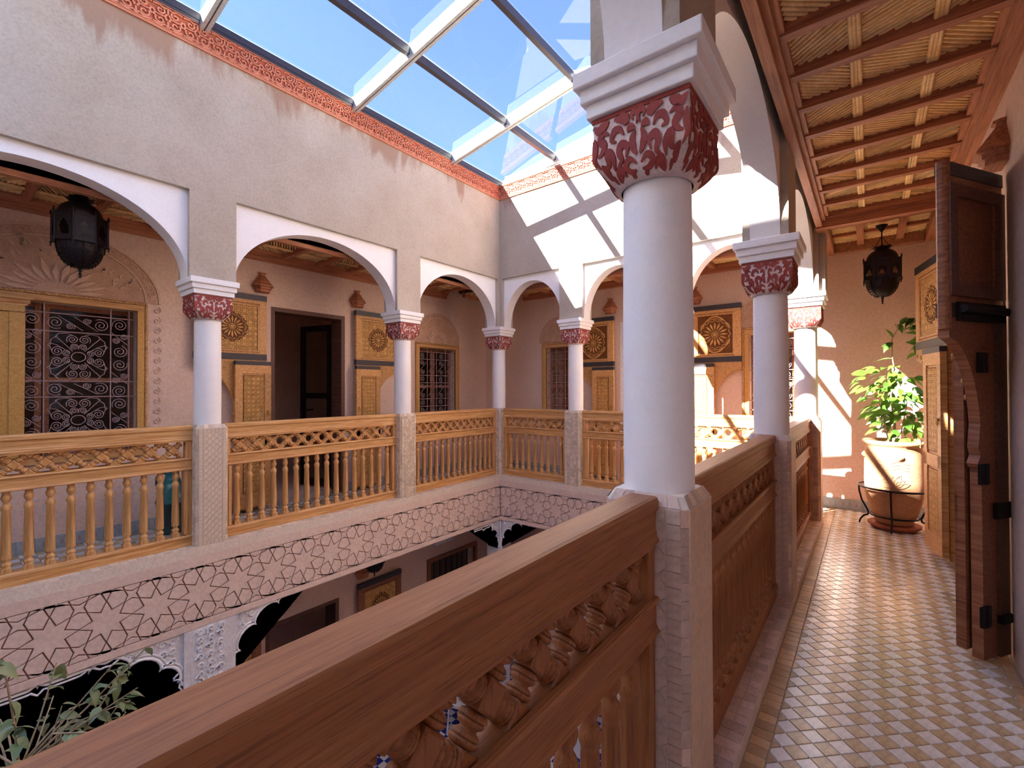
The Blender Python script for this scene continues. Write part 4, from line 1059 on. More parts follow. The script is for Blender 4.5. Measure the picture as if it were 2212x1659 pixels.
# yellow panelled shutter in front of the large window
m = MB(); m.box(-.10, .82, .045, .53, 2.10, .075); m.box(-.10, .82, .075, .53, .90, .085); m.box(-.10, 2.03, .075, .53, 2.10, .085); m.box(.44, .90, .075, .53, 2.03, .085); m.box(-.10, .90, .075, -.02, 2.03, .085)
sh = m.build('shutter', 'shutter_wood', w1, .004)
m = MB(); m.box(.02, .94, .076, .40, 1.99, .082); m.build('shutter_panel', 'shutter_wood', sh, .003)
m = MB(); m.box(-.12, 2.10, .02, .56, 2.135, .10); m.box(-.12, 2.135, .02, .58, 2.16, .12); m.box(-.12, 2.085, .03, .545, 2.10, .09); m.build('shutter_cornice', 'cedar_x', sh)
# ---------------------------------------------------------------- carved double doors
def rosette(b, cx, cy, r, h, n=16):
    for k in range(n):
        a = 2*PI*k/n; ca, sa = math.cos(a), math.sin(a)
        P_ = [(.28, 0), (.66, .07), (.95, 0), (.66, -.07)]; b.prism([(cx+r*(p*ca-w_*sa), cy+r*(p*sa+w_*ca)) for p, w_ in P_], 0, h, 'xy')
        b.ribbon([(cx+r*(1.0*math.cos(a-PI/n)), cy+r*1.0*math.sin(a-PI/n)), (cx+r*1.12*ca, cy+r*1.12*sa), (cx+r*math.cos(a+PI/n), cy+r*math.sin(a+PI/n))], r*.05, h, Matrix.Identity(4))
    b.prism([(cx+r*.16*math.cos(2*PI*k/12), cy+r*.16*math.sin(2*PI*k/12)) for k in range(12)], 0, h*1.4, 'xy')
    b.ribbon([(cx+r*.24*math.cos(2*PI*k/20), cy+r*.24*math.sin(2*PI*k/20)) for k in range(21)], r*.06, h, Matrix.Identity(4))
def carved_panel(parent, M, x0, y0, x1, y1, ros=None, per=.062, strap=True):
    b = MB(); b.box(x0, y0, -.004, x1, y1, .001, 0, M); pn = b.build('panel', 'carved_ground', parent); q = MB(); cx, cy = (x0+x1)/2, (y0+y1)/2; h = .007
    if ros: rosette(q, cx, cy, ros, h)
    if strap:
        for p in star_pieces(x0+.004, y0+.004, x1-.004, y1-.004, per, cx, cy, R(62), .0016):
            mx, my = sum(a[0] for a in p)/len(p), sum(a[1] for a in p)/len(p)
            if ros and math.hypot(mx-cx, my-cy) < ros*1.2: continue
            q.prism(p, 0, h*.8, 'xy')
    else:
        for sy in (-1, 1):
            q.ribbon([(cx+(x1-x0)*.42*t, cy+sy*((y1-y0)*.47-(y1-y0)*.20*t*t*1.6)) for t in [k/10 for k in range(-10, 11)]], .014, h, Matrix.Identity(4))
            q.ribbon([(cx+(x1-x0)*.42*t, cy+sy*((y1-y0)*.41-(y1-y0)*.12*t*t*1.6)) for t in [k/10 for k in range(-10, 11)]], .008, h, Matrix.Identity(4))
    m2 = MB(); m2.add([M @ Vector((v[0], v[1], v[2])) for v in q.v], q.f); tag(m2.build('carving', 'carved_wood', pn), kind='stuff')
def leaf(root, M, s, w=.70, plain_panel=False, back=False, wicket=True, wood_='cedar_z', ros=.13, matw='cedar_z'):
    """door leaf: hinge at local x = 0, reaching to x = s*w, carved face towards +z"""
    def X(*xs): return [s*x for x in xs]
    b = MB(); t = .045; a0 = w*.46
    b.box(*X(0), 1.72, 0, *X(w), 1.80, t); b.box(*X(0), 2.36, 0, *X(w), 2.46, t)
    b.box(*X(0), 1.80, 0, *X(.075), 2.36, t); b.box(*X(w-.075), 1.80, 0, *X(w), 2.36, t); b.box(*X(.075), 1.80, .004, *X(w-.075), 2.36, t-.016)
    # lower part with the horseshoe arch cut out of the free side
    arc = [(a0+.015, .98), (a0+.03, 1.0), (a0+.005, 1.04), (a0+.02, 1.08)]+[(w+.02-(w+.02-a0)*math.cos(PI/2*k/10)*1.0, 1.12+.50*math.sin(PI/2*k/10)) for k in range(1, 11)]
    poly = [(0, .03), (a0, .03), (a0, .98)]+arc+[(w, 1.62), (w, 1.72), (0, 1.72)]
    poly = [(min(x, w), y) for x, y in poly]; b.prism([(s*x, y) for x, y in poly], 0, t, 'xy')
    lf = b.build('leaf', wood_, root, M=M)
    for z0_, z1_ in ((2.40, 2.465), (1.715, 1.785)):
        b = MB(); b.box(*X(-.004), z0_, -.003, *X(w+.004), z1_, t+.004); b.build('metal_strap', 'strap_metal', lf)
    mm = Matrix.Translation((0, 0, t-.014)); xs = sorted(X(.095, w-.095)); b = MB()
    for bx in ((xs[0]-.02, 1.81, xs[1]+.02, 1.83), (xs[0]-.02, 2.33, xs[1]+.02, 2.35), (xs[0]-.02, 1.83, xs[0], 2.33), (xs[1], 1.83, xs[1]+.02, 2.33)): b.box(bx[0], bx[1], t-.016, bx[2], bx[3], t-.002)
    b.build('panel_moulding', matw, lf)
    carved_panel(lf, mm, xs[0], 1.83, xs[1], 2.33, ros, strap=not plain_panel)
    # pierced carving in the arch corner
    q = MB(); rnd = random.Random(5)
    for k in range(26):
        x = rnd.uniform(a0-.02, w-.02); y = rnd.uniform(1.3, 1.70)
        if not pin(poly, x, y) or x < a0-.03: continue
        q.ribbon(spiral(s*x, y, .004, .020, rnd.uniform(0, 6), 1.2, 8), .007, .006, Matrix.Translation((0, 0, t)))
    if q.v: tag(q.build('arch_carving', 'carved_wood', lf), kind='stuff')
    if wicket:
        b = MB(); x0_, x1_ = sorted(X(-.03, a0+.02)); zz = t+.012
        b.box(x0_, .06, zz, x1_, 1.66, zz+.03); 
        for bx in ((x0_, .06, x1_, .20), (x0_, 1.56, x1_, 1.66), (x0_, .20, x0_+.07, 1.56), (x1_-.07, .20, x1_, 1.56), (x0_, .74, x1_, .84)): b.box(bx[0], bx[1], zz+.03, bx[2], bx[3], zz+.042)
        wk = b.build('wicket', matw, root, M=M)
        for za, zb in ((.22, .72), (.86, 1.54)): carved_panel(wk, Matrix.Translation((0, 0, zz+.032)), x0_+.085, za, x1_-.085, zb, None, .05)
        b = MB(); b.box(x0_, 1.655, zz-.002, x1_, 1.70, zz+.045); b.build('metal_strap', 'strap_metal', wk)
        b = MB(); kx = s*.005; b.tube([(kx+.018*math.cos(2*PI*k/14), 1.10+.022*math.sin(2*PI*k/14), zz+.055) for k in range(14)], .004, 5, closed=True); b.lathe([(.012, 0), (.010, .012), (.004, .016)], 10, M=Matrix.Translation((kx, 1.125, zz+.042))); b.build('ring_knocker', 'brass', wk)
    if back:
        b = MB(); b.box(*X(.0), 1.82, -.012, *X(.06), 2.36, 0); b.box(*X(w-.06), 1.82, -.012, *X(w), 2.36, 0); b.box(*X(.06), 2.30, -.012, *X(w-.06), 2.36, 0); b.box(*X(.06), 1.82, -.012, *X(w-.06), 1.88, 0); b.box(*X(.0), .03, -.012, *X(.09), 1.72, 0); b.build('back_frame', 'dark_wood', lf)
        b = MB(); b.tube([(s*.02, 1.755, -.03), (s*(w-.05), 1.755, -.03)], .020, 10); b.box(*X(.02), 1.70, -.02, *X(w-.05), 1.79, -.004); b.build('sliding_bolt', 'iron', lf)
        b = MB(); b.tube([(s*(w-.005), 1.66, .02), (s*(w-.005), 2.47, .02)], .026, 12); b.build('astragal', 'brown_z', lf)
        for z in (.25, .95, 1.5):
            b = MB(); b.box(*X(a0-.035), z-.05, -.016, *X(a0+.035), z+.05, -.002); b.tube([(s*a0, z-.05, -.014), (s*a0, z+.05, -.014)], .008, 8); b.build('hinge', 'iron', lf)
        b = MB(); b.box(*X(.0), .72, -.02, *X(.12), .80, -.004); b.box(*X(.01), .20, -.03, *X(.10), .24, -.004); b.build('back_strap', 'iron', lf)
    return lf
def bracket(root, M, mat='beam_x'):
    b = MB(); hexa = [(-.055, 0), (-.10, 0), (-.10, .05), (-.055, .10), (.055, .10), (.10, .05), (.10, 0), (.055, 0)]
    hx = [(-.10, 0), (-.10, .05), (-.055, .10), (.055, .10), (.10, .05), (.10, 0)]; n = 6
    def ring(k, z): return [(x*k, z, y*k) for x, y in hx]
    levels = [(.80, 0), (.80, .03), (.92, .035), (.92, .06), (1.12, .065), (1.12, .08), (.34, .20), (.34, .215), (.46, .218), (.46, .23)]
    vs_ = []
    for k, z in levels: vs_ += ring(k, z)
    b.add(vs_, [(i*n+j, i*n+(j+1) % n, (i+1)*n+(j+1) % n, (i+1)*n+j) for i in range(len(levels)-1) for j in range(n)]+[tuple(range(n)), tuple(range((len(levels)-1)*n, len(levels)*n))])
    b.build('pivot_bracket', mat, root, M=M)
d1 = struct(empty('door_1', wl()), 'open double door with carved cedar leaves folded back against the far gallery wall')
leaf(d1, T(3.66, 0, .035), 1, .72); leaf(d1, T(2.47, 0, .035), -1, .72)
bracket(d1, T(3.715, 2.515, .0)); bracket(d1, T(2.45, 2.515, .0))
def jamb(root, x0, x1, zt, mat='dark_wood'):
    for bx in ((x0, 0, -.25, x0+.05, zt, -.005), (x1-.05, 0, -.25, x1, zt, -.005), (x0+.05, zt-.05, -.25, x1-.05, zt, -.005)):
        m = MB(); m.box(*bx); m.build('jamb', mat, root)
jamb(d1, 2.556, 3.535, 2.37)
m = MB(); mx0 = 3.02
for bx in ((0, .02, 0, .07, 2.28, .04), (.50, .02, 0, .57, 2.28, .04), (.07, .02, 0, .50, .12, .04), (.07, 2.20, 0, .50, 2.28, .04), (.07, 1.25, 0, .50, 1.33, .04)): m.box(*bx)
Mi = frame((3.50, 0, -.30), (-.25, 0, -.968), (0,1,0), (.968, 0, -.25))
idr = m.build('inner_door', 'iron', d1, M=Mi)
for za, zb in ((.12, 1.25), (1.33, 2.20)): m = MB(); m.box(.07, za, .015, .50, zb, .02); m.build('pane', 'window_glass', idr)
m = MB(); m.box(.52, 1.02, -.02, .55, 1.12, .06); m.tube([(.535, 1.08, .06), (.40, 1.09, .07)], .010, 6); m.tube([(.535, 1.08, -.02), (.40, 1.09, -.03)], .010, 6); m.build('handle', 'iron', idr)
d2 = struct(empty('door_2', wb()), 'open double door with rosette panels in the back gallery')
leaf(d2, T(-1.90, 0, .035), 1, .62, True, ros=.17); leaf(d2, T(-3.03, 0, .035), -1, .66, True, ros=.17)
bracket(d2, T(-1.87, 2.515, 0)); bracket(d2, T(-3.10, 2.515, 0)); jamb(d2, -2.95, -1.95, 2.37, 'white_paint')
# ground floor door under it and the ground floor door on the left
d3 = struct(empty('door_3', T(0, 0, ZG-.0) @ wl()), 'brown double door of the ground floor under the far gallery')
gz = T(0, -.20, 0)
leaf(d3, T(3.70, -.15, .035), 1, .72, wicket=True, wood_='brown_z', matw='brown_z'); leaf(d3, T(2.42, -.15, .035), -1, .72, wood_='brown_z', matw='brown_z'); bracket(d3, T(3.80, 2.38, 0)); bracket(d3, T(2.35, 2.38, 0)); jamb(d3, 2.5, 3.45, 2.22)
d4 = struct(empty('door_4'), 'tall dark door leaf and carved leaf standing open in the corridor')
v = Vector((-.53, -.848, 0)).normalized(); leaf(d4, frame((.545, 3.40, 0), (v.x, v.y, 0), (0,0,1), (v.y, -v.x, 0)), 1, .455, back=True, wood_='brown_z', matw='brown_z')
v = Vector((-.20, .98, 0)).normalized(); leaf(d4, frame((.525, 4.90, 0), (-v.x, -v.y, 0), (0,0,1), (-v.y, v.x, 0)), -1, .70)
MR = frame((XRW, 0, 0), (0,-1,0), (0,0,1), (-1,0,0)); bracket(d4, MR @ T(-3.40, 2.515, 0)); bracket(d4, MR @ T(-4.93, 2.515, 0))
for bx in ((XRW+.005, 3.42, 0, XRW+.26, 3.47, 2.37), (XRW+.005, 4.81, 0, XRW+.26, 4.86, 2.37), (XRW+.005, 3.47, 2.32, XRW+.26, 4.81, 2.37)):
    m = MB(); m.box(*bx); m.build('jamb', 'dark_wood', d4)
# ground floor windows
def gwin(name, x0, x1, label):
    root = struct(empty(name, T(0, 0, 0) @ wl()), label); fw = .06; z0, z1 = ZG+.7, -1.42
    for nm, bx in (('frame_head', (x0-fw, z1, -.02, x1+fw, z1+fw, .03)), ('frame_sill', (x0-fw, z0-fw, -.02, x1+fw, z0, .03)), ('frame_jamb', (x0-fw, z0, -.02, x0, z1, .03)), ('frame_jamb', (x1, z0, -.02, x1+fw, z1, .03))):
        m = MB(); m.box(*bx); m.build(nm, 'brown_z', root)
    m = MB()
    for k in range(1, 8): x = x0+(x1-x0)*k/8; m.tube([(x, z0, -.04), (x, z1, -.04)], .008, 6)
    m.build('grille', 'iron', root)
    m = MB(); m.box(x0, z0, -.16, x1, z1, -.155); m.build('pane', 'window_glass', root)
    return root
gwin('window_5', .0, 1.25, 'dark ground floor window behind the scalloped stucco arch'); gwin('window_6', 5.05, 6.1, 'dark ground floor window near the courtyard corner')
m = MB(); m.box(-.15, -1.36, .0, 1.40, -.98, .02); q = MB()
o = struct(m.build('trim_5', 'brown_z', M=wl()), 'dark carved timber panel above the ground floor window')
for p in star_pieces(-.13, -1.34, 1.38, -1.0, .16, 0, 0, R(62), .004): q.prism(p, .02, .03, 'xy')
tag(q.build('carving', 'brown_z', o), kind='stuff')
# ---------------------------------------------------------------- lanterns
def lantern(x, y, ztip, ztop, s, label, extra=0):
    root = tag(empty('lantern', T(x, y, ztip)), label, 'lantern', 'dark pierced metal hanging lanterns'); S = Matrix.Diagonal((s, s, s, 1))
    m = MB(S); m.lathe([(.002, 0), (.008, .008), (.004, .018), (.011, .028), (.005, .040), (.013, .050), (.008, .060), (.024, .072), (.030, .080)], 12); m.build('finial', 'lantern_metal', root)
    m = MB(S); P = [(.030+.097*math.sin(PI/2*k/8), .078+.160*(1-math.cos(PI/2*k/8))) for k in range(9)]; m.lathe(P, 24, cap=False)
    bw = m.build('bowl', 'lantern_metal', root); m = MB(S)
    for k in range(8):
        a = 2*PI*k/8; m.tube([(r_*1.02*math.cos(a), r_*1.02*math.sin(a), z) for r_, z in P], .0035, 5)
        for j in range(1, 7):
            rr, zz = P[j]; a2 = a+PI/8
            for q in (-.18, .18): m.tube([(rr*1.015*math.cos(a2+q+.10*math.cos(2*PI*i/8)), rr*1.015*math.sin(a2+q+.10*math.cos(2*PI*i/8)), zz+.010*math.sin(2*PI*i/8)) for i in range(8)], .0022, 4, closed=True)
    m.build('bowl_tracery', 'iron', bw)
    RB = .152; C_ = [(RB*math.cos(2*PI*k/8+PI/8), RB*math.sin(2*PI*k/8+PI/8)) for k in range(8)]
    m = MB(S)
    for z, h in ((.236, .010), (.418, .010)):
        m.prism([(a*1.03, b_*1.03) for a, b_ in C_], z, z+h, 'xy')
    for a, b_ in C_:
        m.tube([(a, b_, .236), (a, b_, .428)], .006, 6); m.lathe([(.008, .428), (.010, .436), (.004, .442), (.007, .449), (.001, .462)], 8, cx=a*1.02, cy=b_*1.02); m.lathe([(.001, .204), (.006, .214), (.003, .222), (.008, .230), (.006, .238)], 8, cx=a*1.02, cy=b_*1.02)
    fr = m.build('body_frame', 'lantern_metal', root)
    for k in range(8):
        (ax_, ay), (bx_, by) = C_[k], C_[(k+1) % 8]; L = math.hypot(bx_-ax_, by-ay); ex = ((bx_-ax_)/L, (by-ay)/L, 0); Mf = S @ frame((ax_, ay, .246), ex, (0,0,1), (ex[1], -ex[0], 0)); H_ = .172
        outer = [(0, 0), (L, 0), (L, H_), (0, H_)]; m = MB(Mf); hw = L*.27
        hole = [(L/2-hw, .028), (L/2+hw, .028), (L/2+hw, .085), (L/2+hw*.62, .092), (L/2+hw*.7, .108), (L/2+hw*.3, .118), (L/2, .138), (L/2-hw*.3, .118), (L/2-hw*.7, .108), (L/2-hw*.62, .092), (L/2-hw, .085)]
        # plate with an arched opening: fan of quads between outline and hole
        n = len(hole); oc = [(0, 0), (L, 0), (L, .085), (L, .10), (L, .13), (L, H_), (L/2, H_), (0, H_), (0, .13), (0, .10), (0, .085)]
        m.add([(a, b_, .001) for a, b_ in hole]+[(a, b_, .001) for a, b_ in oc], [(i, (i+1) % n, n+(i+1) % n, n+i) for i in range(n)]); m.build('side_plate', 'lantern_metal', root)
        m = MB(Mf); m.add([(L/2-hw, .028, -.003), (L/2+hw, .028, -.003), (L/2+hw, .138, -.003), (L/2-hw, .138, -.003)], [(0,1,2,3)]); m.build('pane', 'lantern_glass', root)
    m = MB(S); D = [(.122, .428), (.126, .442), (.120, .470), (.104, .498), (.080, .520), (.056, .532), (.050, .540)]; m.lathe(D, 24); dm = m.build('dome', 'lantern_metal', root)
    m = MB(S); n = 24; lo = [(.050*math.cos(2*PI*k/n), .050*math.sin(2*PI*k/n), .536) for k in range(n)]; hi = [((.090 if k % 3 == 0 else .078)*math.cos(2*PI*k/n), (.090 if k % 3 == 0 else .078)*math.sin(2*PI*k/n), .566 if k % 3 == 0 else .556) for k in range(n)]
    m.add(lo+hi, [(k, (k+1) % n, n+(k+1) % n, n+k) for k in range(n)]); m.build('crown', 'lantern_metal', root)
    top = (ztop-ztip); m = MB(); m.tube([(0, 0, .53*s), (0, 0, top-.02)], .006, 6); m.build('rod', 'lantern_metal', root)
    jz = min(.66*s, top-.03)
    for k in range(3):
        a = 2*PI*k/3+.5; m = MB(); p0, p1 = Vector((.070*s*math.cos(a), .070*s*math.sin(a), .556*s)), Vector((.008*math.cos(a), .008*math.sin(a), jz)); nl = 10
        for i in range(nl):
            c = p0.lerp(p1, (i+.5)/nl); d = (p1-p0).normalized(); e = d.orthogonal().normalized(); e2 = d.cross(e); e = e if i % 2 else e2; hl = (p1-p0).length/nl*.62
            m.tube([c+d*hl*math.cos(2*PI*j/8)+e*.005*math.sin(2*PI*j/8) for j in range(8)], .0016, 4, closed=True)
        m.build('chain', 'lantern_metal', root)
    m = MB(); m.lathe([(.010, top-.065), (.016, top-.055), (.045, top-.012), (.050, top-.002)], 16); m.build('ceiling_rose', 'lantern_metal', root)
    return root
lantern(.11, 5.78, 2.195, 2.972, 1.0, 'dark metal lantern hanging at the end of the corridor above the potted shrub')
lantern(-5.02, .785, 2.285, 2.945, 1.13, 'dark metal lantern hanging in front of the carved lunette across the courtyard')
lantern(-5.1, 3.635, -1.06, -.25, .95, 'dark metal lantern on the ground floor, its tip showing below the star band')
# ---------------------------------------------------------------- pot, saucer, stand and shrub
PX, PY = .18, 5.86
shrub = tag(empty('potted_shrub', T(PX, PY, .055)), 'leafy green shrub with one arching shoot in a large carved terracotta pot', 'potted plant')
pot = shrub
m = MB(); m.lathe([(.13, 0), (.155, .01), (.15, .03), (.165, .06), (.20, .16), (.226, .28), (.232, .42), (.228, .62), (.222, .70), (.214, .745), (.232, .765), (.246, .78), (.246, .80), (.236, .81), (.215, .806), (.205, .79), (.205, .74)], 40, cap=False); pot = m.build('pot', 'terracotta', shrub)
m = MB(); m.lathe([(.0005, .735), (.206, .742)], 24, cap=False); m.build('soil', 'soil', pot)
m = MB()
ang0 = math.atan2(-PY, -PX)
def onpot(u, z, r_=.236): return (r_*math.cos(ang0+u/.23), r_*math.sin(ang0+u/.23), z)
def pot_r(z): return .226+.006*(z-.28)/.14 if z < .42 else .232-.004*(z-.42)/.2 if z < .62 else .228
for k in range(7):
    a = PI/2+(k-3)*.42; L = .11 if k % 2 else .13
    for s_ in (-1, 1): m.tube([onpot(L*t*math.cos(a)+s_*.022*math.sin(PI*t)*math.sin(a), .38+L*t*math.sin(a)-s_*.022*math.sin(PI*t)*math.cos(a), pot_r(.4)+.002) for t in [j/8 for j in range(9)]], .0038, 5)
    b_ = -PI/2+(k-3)*.36
    for s_ in (-1, 1): m.tube([onpot(.10*t*math.cos(b_)+s_*.016*math.sin(PI*t)*math.sin(b_), .37+.10*t*math.sin(b_)-s_*.016*math.sin(PI*t)*math.cos(b_), pot_r(.3)+.002) for t in [j/8 for j in range(9)]], .0035, 5)
for k in range(3): m.tube([onpot(u, .55+.03*k+.012*math.sin(u*40), pot_r(.6)+.002) for u in [-.12+.24*j/20 for j in range(21)]], .0032, 5)
m.build('flower_carving', 'terracotta', pot)
for k in range(4):
    a = ang0-1.35+k*PI/2; m = MB(); m.lathe([(.034, 0), (.030, .014), (.018, .020), (.012, .028), (.001, .030)], 14, M=frame((.222*math.cos(a), .222*math.sin(a), .66), (-math.sin(a), math.cos(a), 0), (0,0,1), (math.cos(a), math.sin(a), 0))); m.build('boss', 'terracotta', pot)
m = MB(); m.lathe([(.02, .004), (.17, .004), (.205, .03), (.21, .05), (.200, .052), (.185, .040), (.16, .034), (.14, .05), (.02, .05)], 36); tag(m.build('saucer', 'terracotta_red', M=T(PX, PY, 0)), 'shallow reddish terracotta saucer on the tiles under the large pot', 'saucer')
st = tag(empty('pot_stand', T(PX, PY, 0)), 'black wrought iron ring stand with curved legs around the large pot', 'plant stand')
m = MB(); m.tube([(.275*math.cos(2*PI*k/40), .275*math.sin(2*PI*k/40), .40) for k in range(40)], .010, 8, closed=True); m.build('upper_ring', 'iron', st)
m = MB(); m.tube([(.190*math.cos(2*PI*k/40), .190*math.sin(2*PI*k/40), .125) for k in range(40)], .008, 6, closed=True); m.build('lower_ring', 'iron', st)
for k in range(4):
    a = ang0+k*PI/2-.08; m = MB(); m.tube([(r_*math.cos(a), r_*math.sin(a), z) for r_, z in ((.275, .40), (.272, .33), (.252, .24), (.212, .16), (.199, .125), (.205, .10), (.235, .085), (.262, .05), (.275, .006))], .009, 6); m.build('leg', 'iron', st)
def leaf_mesh(L, W_, mat, fold=.25, droop=.3):
    m = MB(); n = 6; vs_ = []
    for k in range(n+1):
        t = k/n; w = W_*math.sin(PI*min(1, t*1.0)**.8)*(1-.25*t) if 0 < k < n else .0004; z = -droop*L*t*t
        vs_ += [(-w, L*t, z+fold*w), (0, L*t, z), (w, L*t, z+fold*w)]
    m.add(vs_, [(3*k+a, 3*k+a+1, 3*k+a+4, 3*k+a+3) for k in range(n) for a in (0, 1)], smooth=True); return m.mesh('leaf', mat)
LM = [leaf_mesh(.085, .022, 'leaf'), leaf_mesh(.105, .028, 'leaf'), leaf_mesh(.07, .020, 'leaf', .3, .5)]
LD = [leaf_mesh(.085, .024, 'leaf_dull'), leaf_mesh(.10, .030, 'leaf_dull', .3, .6), leaf_mesh(.06, .018, 'leaf_dull', .2, .2)]
def put_leaf(parent, pos, direc, up, ms, rnd, sc=1.0):
    d = Vector(direc).normalized(); pos = PM @ Vector(pos); u = Vector(up); u = (u-d*u.dot(d)); u = u.normalized() if u.length > .05 else d.orthogonal().normalized(); x = d.cross(u)
    M = frame(pos, x, d, u) @ RY(rnd.uniform(-.7, .7)); link('leaf', rnd.choice(ms), parent, M @ Matrix.Diagonal((sc, sc, sc, 1)))
rnd = random.Random(21)
SH = T(0, 0, .745) @ Matrix.Diagonal((1.25, 1.3, 1.5, 1))
PM = SH
def stem(parent, pts, r0, r1, mat='bark'):
    m = MB(); n = len(pts); pts = [PM @ Vector(p) for p in pts]; m.tube(pts, [r0+(r1-r0)*k/(n-1) for k in range(n)], 6); return m.build('stem', mat, parent)
stem(shrub, [(0, 0, -.02), (.01, 0, .15), (-.01, .01, .32), (.02, 0, .48)], .014, .007); stem(shrub, [(.03, .02, -.02), (.07, .01, .2), (.10, 0, .36)], .008, .004); stem(shrub, [(-.02, .01, -.02), (-.06, 0, .22), (-.13, -.02, .40)], .008, .004)
arc = [(.02, 0, .46), (.0, -.01, .58), (.0, -.02, .70), (.04, -.02, .78), (.10, -.01, .83), (.15, 0, .83), (.19, 0, .77), (.18, 0, .68), (.15, .0, .60)]
stem(shrub, arc, .006, .003)
def bush(parent, c, rad, n, ms, sc0=.85, sc1=1.15):
    for k in range(n):
        while True:
            v_ = Vector((rnd.uniform(-1, 1), rnd.uniform(-1, 1), rnd.uniform(-1, 1)))
            if .25 < v_.length < 1: break
        p = Vector(c)+Vector((v_.x*rad[0], v_.y*rad[1], v_.z*rad[2])); d = Vector((v_.x-.3, v_.y-.35, v_.z*.5-.25)); put_leaf(parent, p, d, (rnd.uniform(-.3, .3), -.5, 1), ms, rnd, rnd.uniform(sc0, sc1)*1.25)
bush(shrub, (-.04, -.02, .42), (.20, .15, .13), 60, LM); bush(shrub, (-.0, -.02, .28), (.17, .14, .15), 60, LM); bush(shrub, (.05, -.02, .14), (.16, .13, .12), 45, LM); bush(shrub, (.12, 0, .20), (.08, .1, .12), 18, LM)
for k in range(38):
    f = rnd.uniform(0, len(arc)-1.01); i = int(f); p = Vector(arc[i]).lerp(Vector(arc[i+1]), f-i); put_leaf(shrub, p, (rnd.uniform(-1, .5), rnd.uniform(-1, .3), rnd.uniform(-.9, .5)), (0, -.4, 1), LM, rnd, rnd.uniform(1.1, 1.5))
PM = Matrix.Identity(4)
# ---------------------------------------------------------------- teal jug behind the far balustrade
jug = tag(empty('jug', T(-5.33, 1.50, 0)), 'tall teal glazed ceramic jug with a dark handle behind the far balustrade', 'jug')
m = MB(); m.lathe([(.075, .0), (.085, .01), (.092, .08), (.118, .20), (.130, .30)], 28); m.build('lower_body', 'jug_dark', jug)
m = MB(); m.lathe([(.130, .30), (.134, .31), (.128, .32), (.118, .37), (.100, .43), (.080, .475), (.066, .50), (.070, .51), (.062, .52), (.056, .56), (.058, .61), (.070, .64), (.072, .66), (.060, .655)], 28, cap=False); m.build('upper_body', 'jug_teal', jug)
m = MB(); m.tube([(.0, -.055, .58), (.0, -.10, .59), (.0, -.125, .55), (.0, -.125, .48), (.0, -.105, .42)], .010, 8); m.build('handle', 'jug_dark', jug)
# ---------------------------------------------------------------- courtyard plant, chair, wall light
gp = tag(empty('courtyard_plant', T(-3.25, .30, ZG)), 'tall climbing plant with pale tangled stems rising from the courtyard', 'plant')
h0 = -ZG
stem(gp, [(0, 0, .42), (.03, .02, 1.3), (-.02, .0, 2.3), (0, 0, h0-.75)], .03, .018)
for k in range(44):
    a = rnd.uniform(0, 2*PI); e = rnd.uniform(.15, .5); z0_ = h0-.62+rnd.uniform(-.25, .2); p1 = (e*.5*math.cos(a), e*.5*math.sin(a), z0_+rnd.uniform(.1, .25)); p2 = (e*math.cos(a), e*math.sin(a), z0_+rnd.uniform(.1, .42))
    stem(gp, [(rnd.uniform(-.02, .02), 0, z0_), p1, p2], .006, .003)
    for j in range(5):
        t = rnd.uniform(.3, 1.05); p = Vector(p1).lerp(Vector(p2), t); put_leaf(gp, p, (math.cos(a)+rnd.uniform(-.8, .8), math.sin(a)+rnd.uniform(-.8, .8), rnd.uniform(-.8, .4)), (0, 0, 1), LD, rnd, rnd.uniform(.75, 1.15))
for ctrl, nl in (([(.05, .08, h0-.62), (.0, .22, h0-.42), (-.06, .33, h0-.30), (-.12, .42, h0-.20)], 22), ([(0, 0, h0-.55), (.0, -.01, h0-.25), (-.02, -.04, h0+.0), (-.03, -.08, h0+.10)], 12)):
    stem(gp, ctrl, .006, .003)
    for j in range(nl):
        f = rnd.uniform(.6, 2.99); i = int(f); p = Vector(ctrl[i]).lerp(Vector(ctrl[i+1]), f-i); put_leaf(gp, p, (rnd.uniform(-1, 1), rnd.uniform(-.6, 1), rnd.uniform(-.5, .7)), (0, 0, 1), LD, rnd, rnd.uniform(.8, 1.1))
cp_ = tag(empty('courtyard_pot', T(-3.25, .30, ZG)), 'brown terracotta pot of the tall plant on the courtyard floor', 'pot')
m = MB(); m.lathe([(.16, 0), (.20, .12), (.24, .34), (.26, .38), (.26, .42), (.23, .42), (.22, .36)], 28, cap=False); m.build('body', 'terracotta_red', cp_); m = MB(); m.lathe([(.001, .37), (.23, .375)], 20, cap=False); m.build('soil', 'soil', cp_)
ch = tag(empty('armchair', T(-4.72, 5.05, ZG) @ RZ(R(200))), 'white ribbed garden armchair on the blue checkered courtyard floor', 'chair')
m = MB(); m.box(-.26, -.26, .38, .26, .26, .43); m.build('seat', 'wire_white', ch, .01)
for k in range(13):
    x = -.27+.045*k; m = MB(); m.tube([(x, -.25, .43), (x*1.08, -.32, .62), (x*1.05, -.36, .82), (x*.9, -.37, .95)], .008, 6); m.build('back_rib', 'wire_white', ch)
m = MB(); m.tube([(-.27*math.cos(PI*k/16)*.95, -.37, .95+.06*math.sin(PI*k/16)) for k in range(17)], .012, 6); m.build('top_rail', 'wire_white', ch)
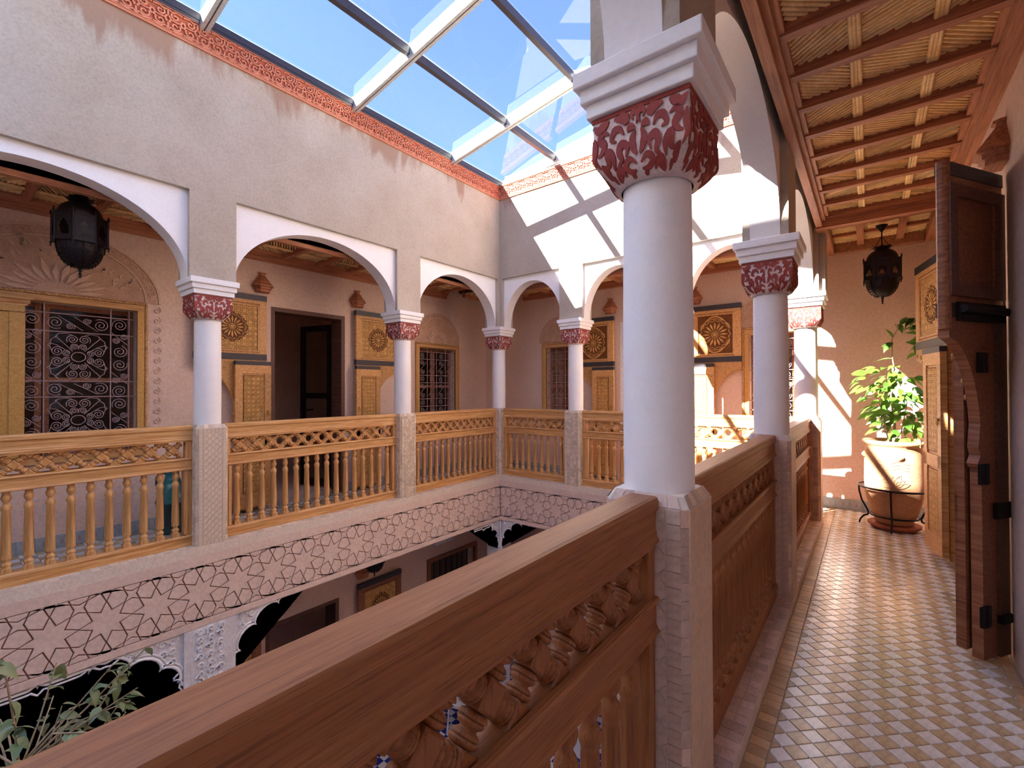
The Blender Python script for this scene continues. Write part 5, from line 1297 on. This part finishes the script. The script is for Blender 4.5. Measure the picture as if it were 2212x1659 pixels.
for sx in (-1, 1):
    m = MB(); m.tube([(sx*.28, -.30, .62), (sx*.31, -.05, .64), (sx*.29, .22, .62), (sx*.26, .25, .42)], .014, 6); m.build('armrest', 'wire_white', ch)
    for sy in (-1, 1): m = MB(); m.tube([(sx*.24, sy*.24, .38), (sx*.26, sy*.27, 0)], .014, 6); m.build('leg', 'wire_white', ch)
m = MB(); m.prism([(-.20, 0), (.20, 0), (.24, .14), (-.20, .14)], 0, .11, 'xy'); tag(m.build('wall_light', 'white_paint', M=frame((XLW+.001, 5.28, -1.14), (0,1,0), (0,0,1), (1,0,0)), bevel=.008), 'white plaster wedge wall light on the reddish ground floor wall', 'wall light')
# ---------------------------------------------------------------- things on the roof terrace
rb_ = tag(empty('lattice_planter', T(-5.06, 6.75, 4.42)), 'white framed lattice box standing on the roof behind the glass', 'planter')
m = MB()
for bx in ((-.31, -.03, 0, -.26, .03, .94), (.26, -.03, 0, .31, .03, .94), (-.26, -.03, .88, .26, .03, .94), (-.26, -.03, .0, .26, .03, .06)): m.box(*bx)
m.box(-.31, .03, 0, -.27, .5, .94); m.box(.27, .03, 0, .31, .5, .94); m.box(-.31, .5, 0, .31, .54, .94); m.build('frame', 'white_paint', rb_)
for k in range(14):
    for s_ in (-1, 1):
        sg = clip_seg(-1+.09*k-.3, -.2 if s_ > 0 else 1.2, -1+.09*k+1.1, 1.2 if s_ > 0 else -.2, -.26, .06, .26, .88)
        if sg: m = MB(); m.tube([(sg[0], .004*s_, sg[1]), (sg[2], .004*s_, sg[3])], .010, 4); m.build('slat', 'tile_grey', rb_)
m = MB(); m.box(-.26, .10, .0, .26, .48, .7); m.build('planter_box', 'cedar_z', rb_)
rp_ = tag(empty('roof_plant', T(-4.35, 6.9, 4.42)), 'pale feathery plant on the roof behind the glass', 'plant')
for k in range(9):
    a = rnd.uniform(0, 2*PI); q = (.25*math.cos(a), .15*math.sin(a), rnd.uniform(.7, 1.1)); stem(rp_, [(0, 0, 0), (q[0]*.4, q[1]*.4, q[2]*.6), q], .012, .004)
    for j in range(9): t = rnd.uniform(.45, 1); put_leaf(rp_, (q[0]*t, q[1]*t, q[2]*t), (rnd.uniform(-1, 1), rnd.uniform(-1, 1), rnd.uniform(-.2, 1)), (0, 0, 1), LD, rnd, 1.0)
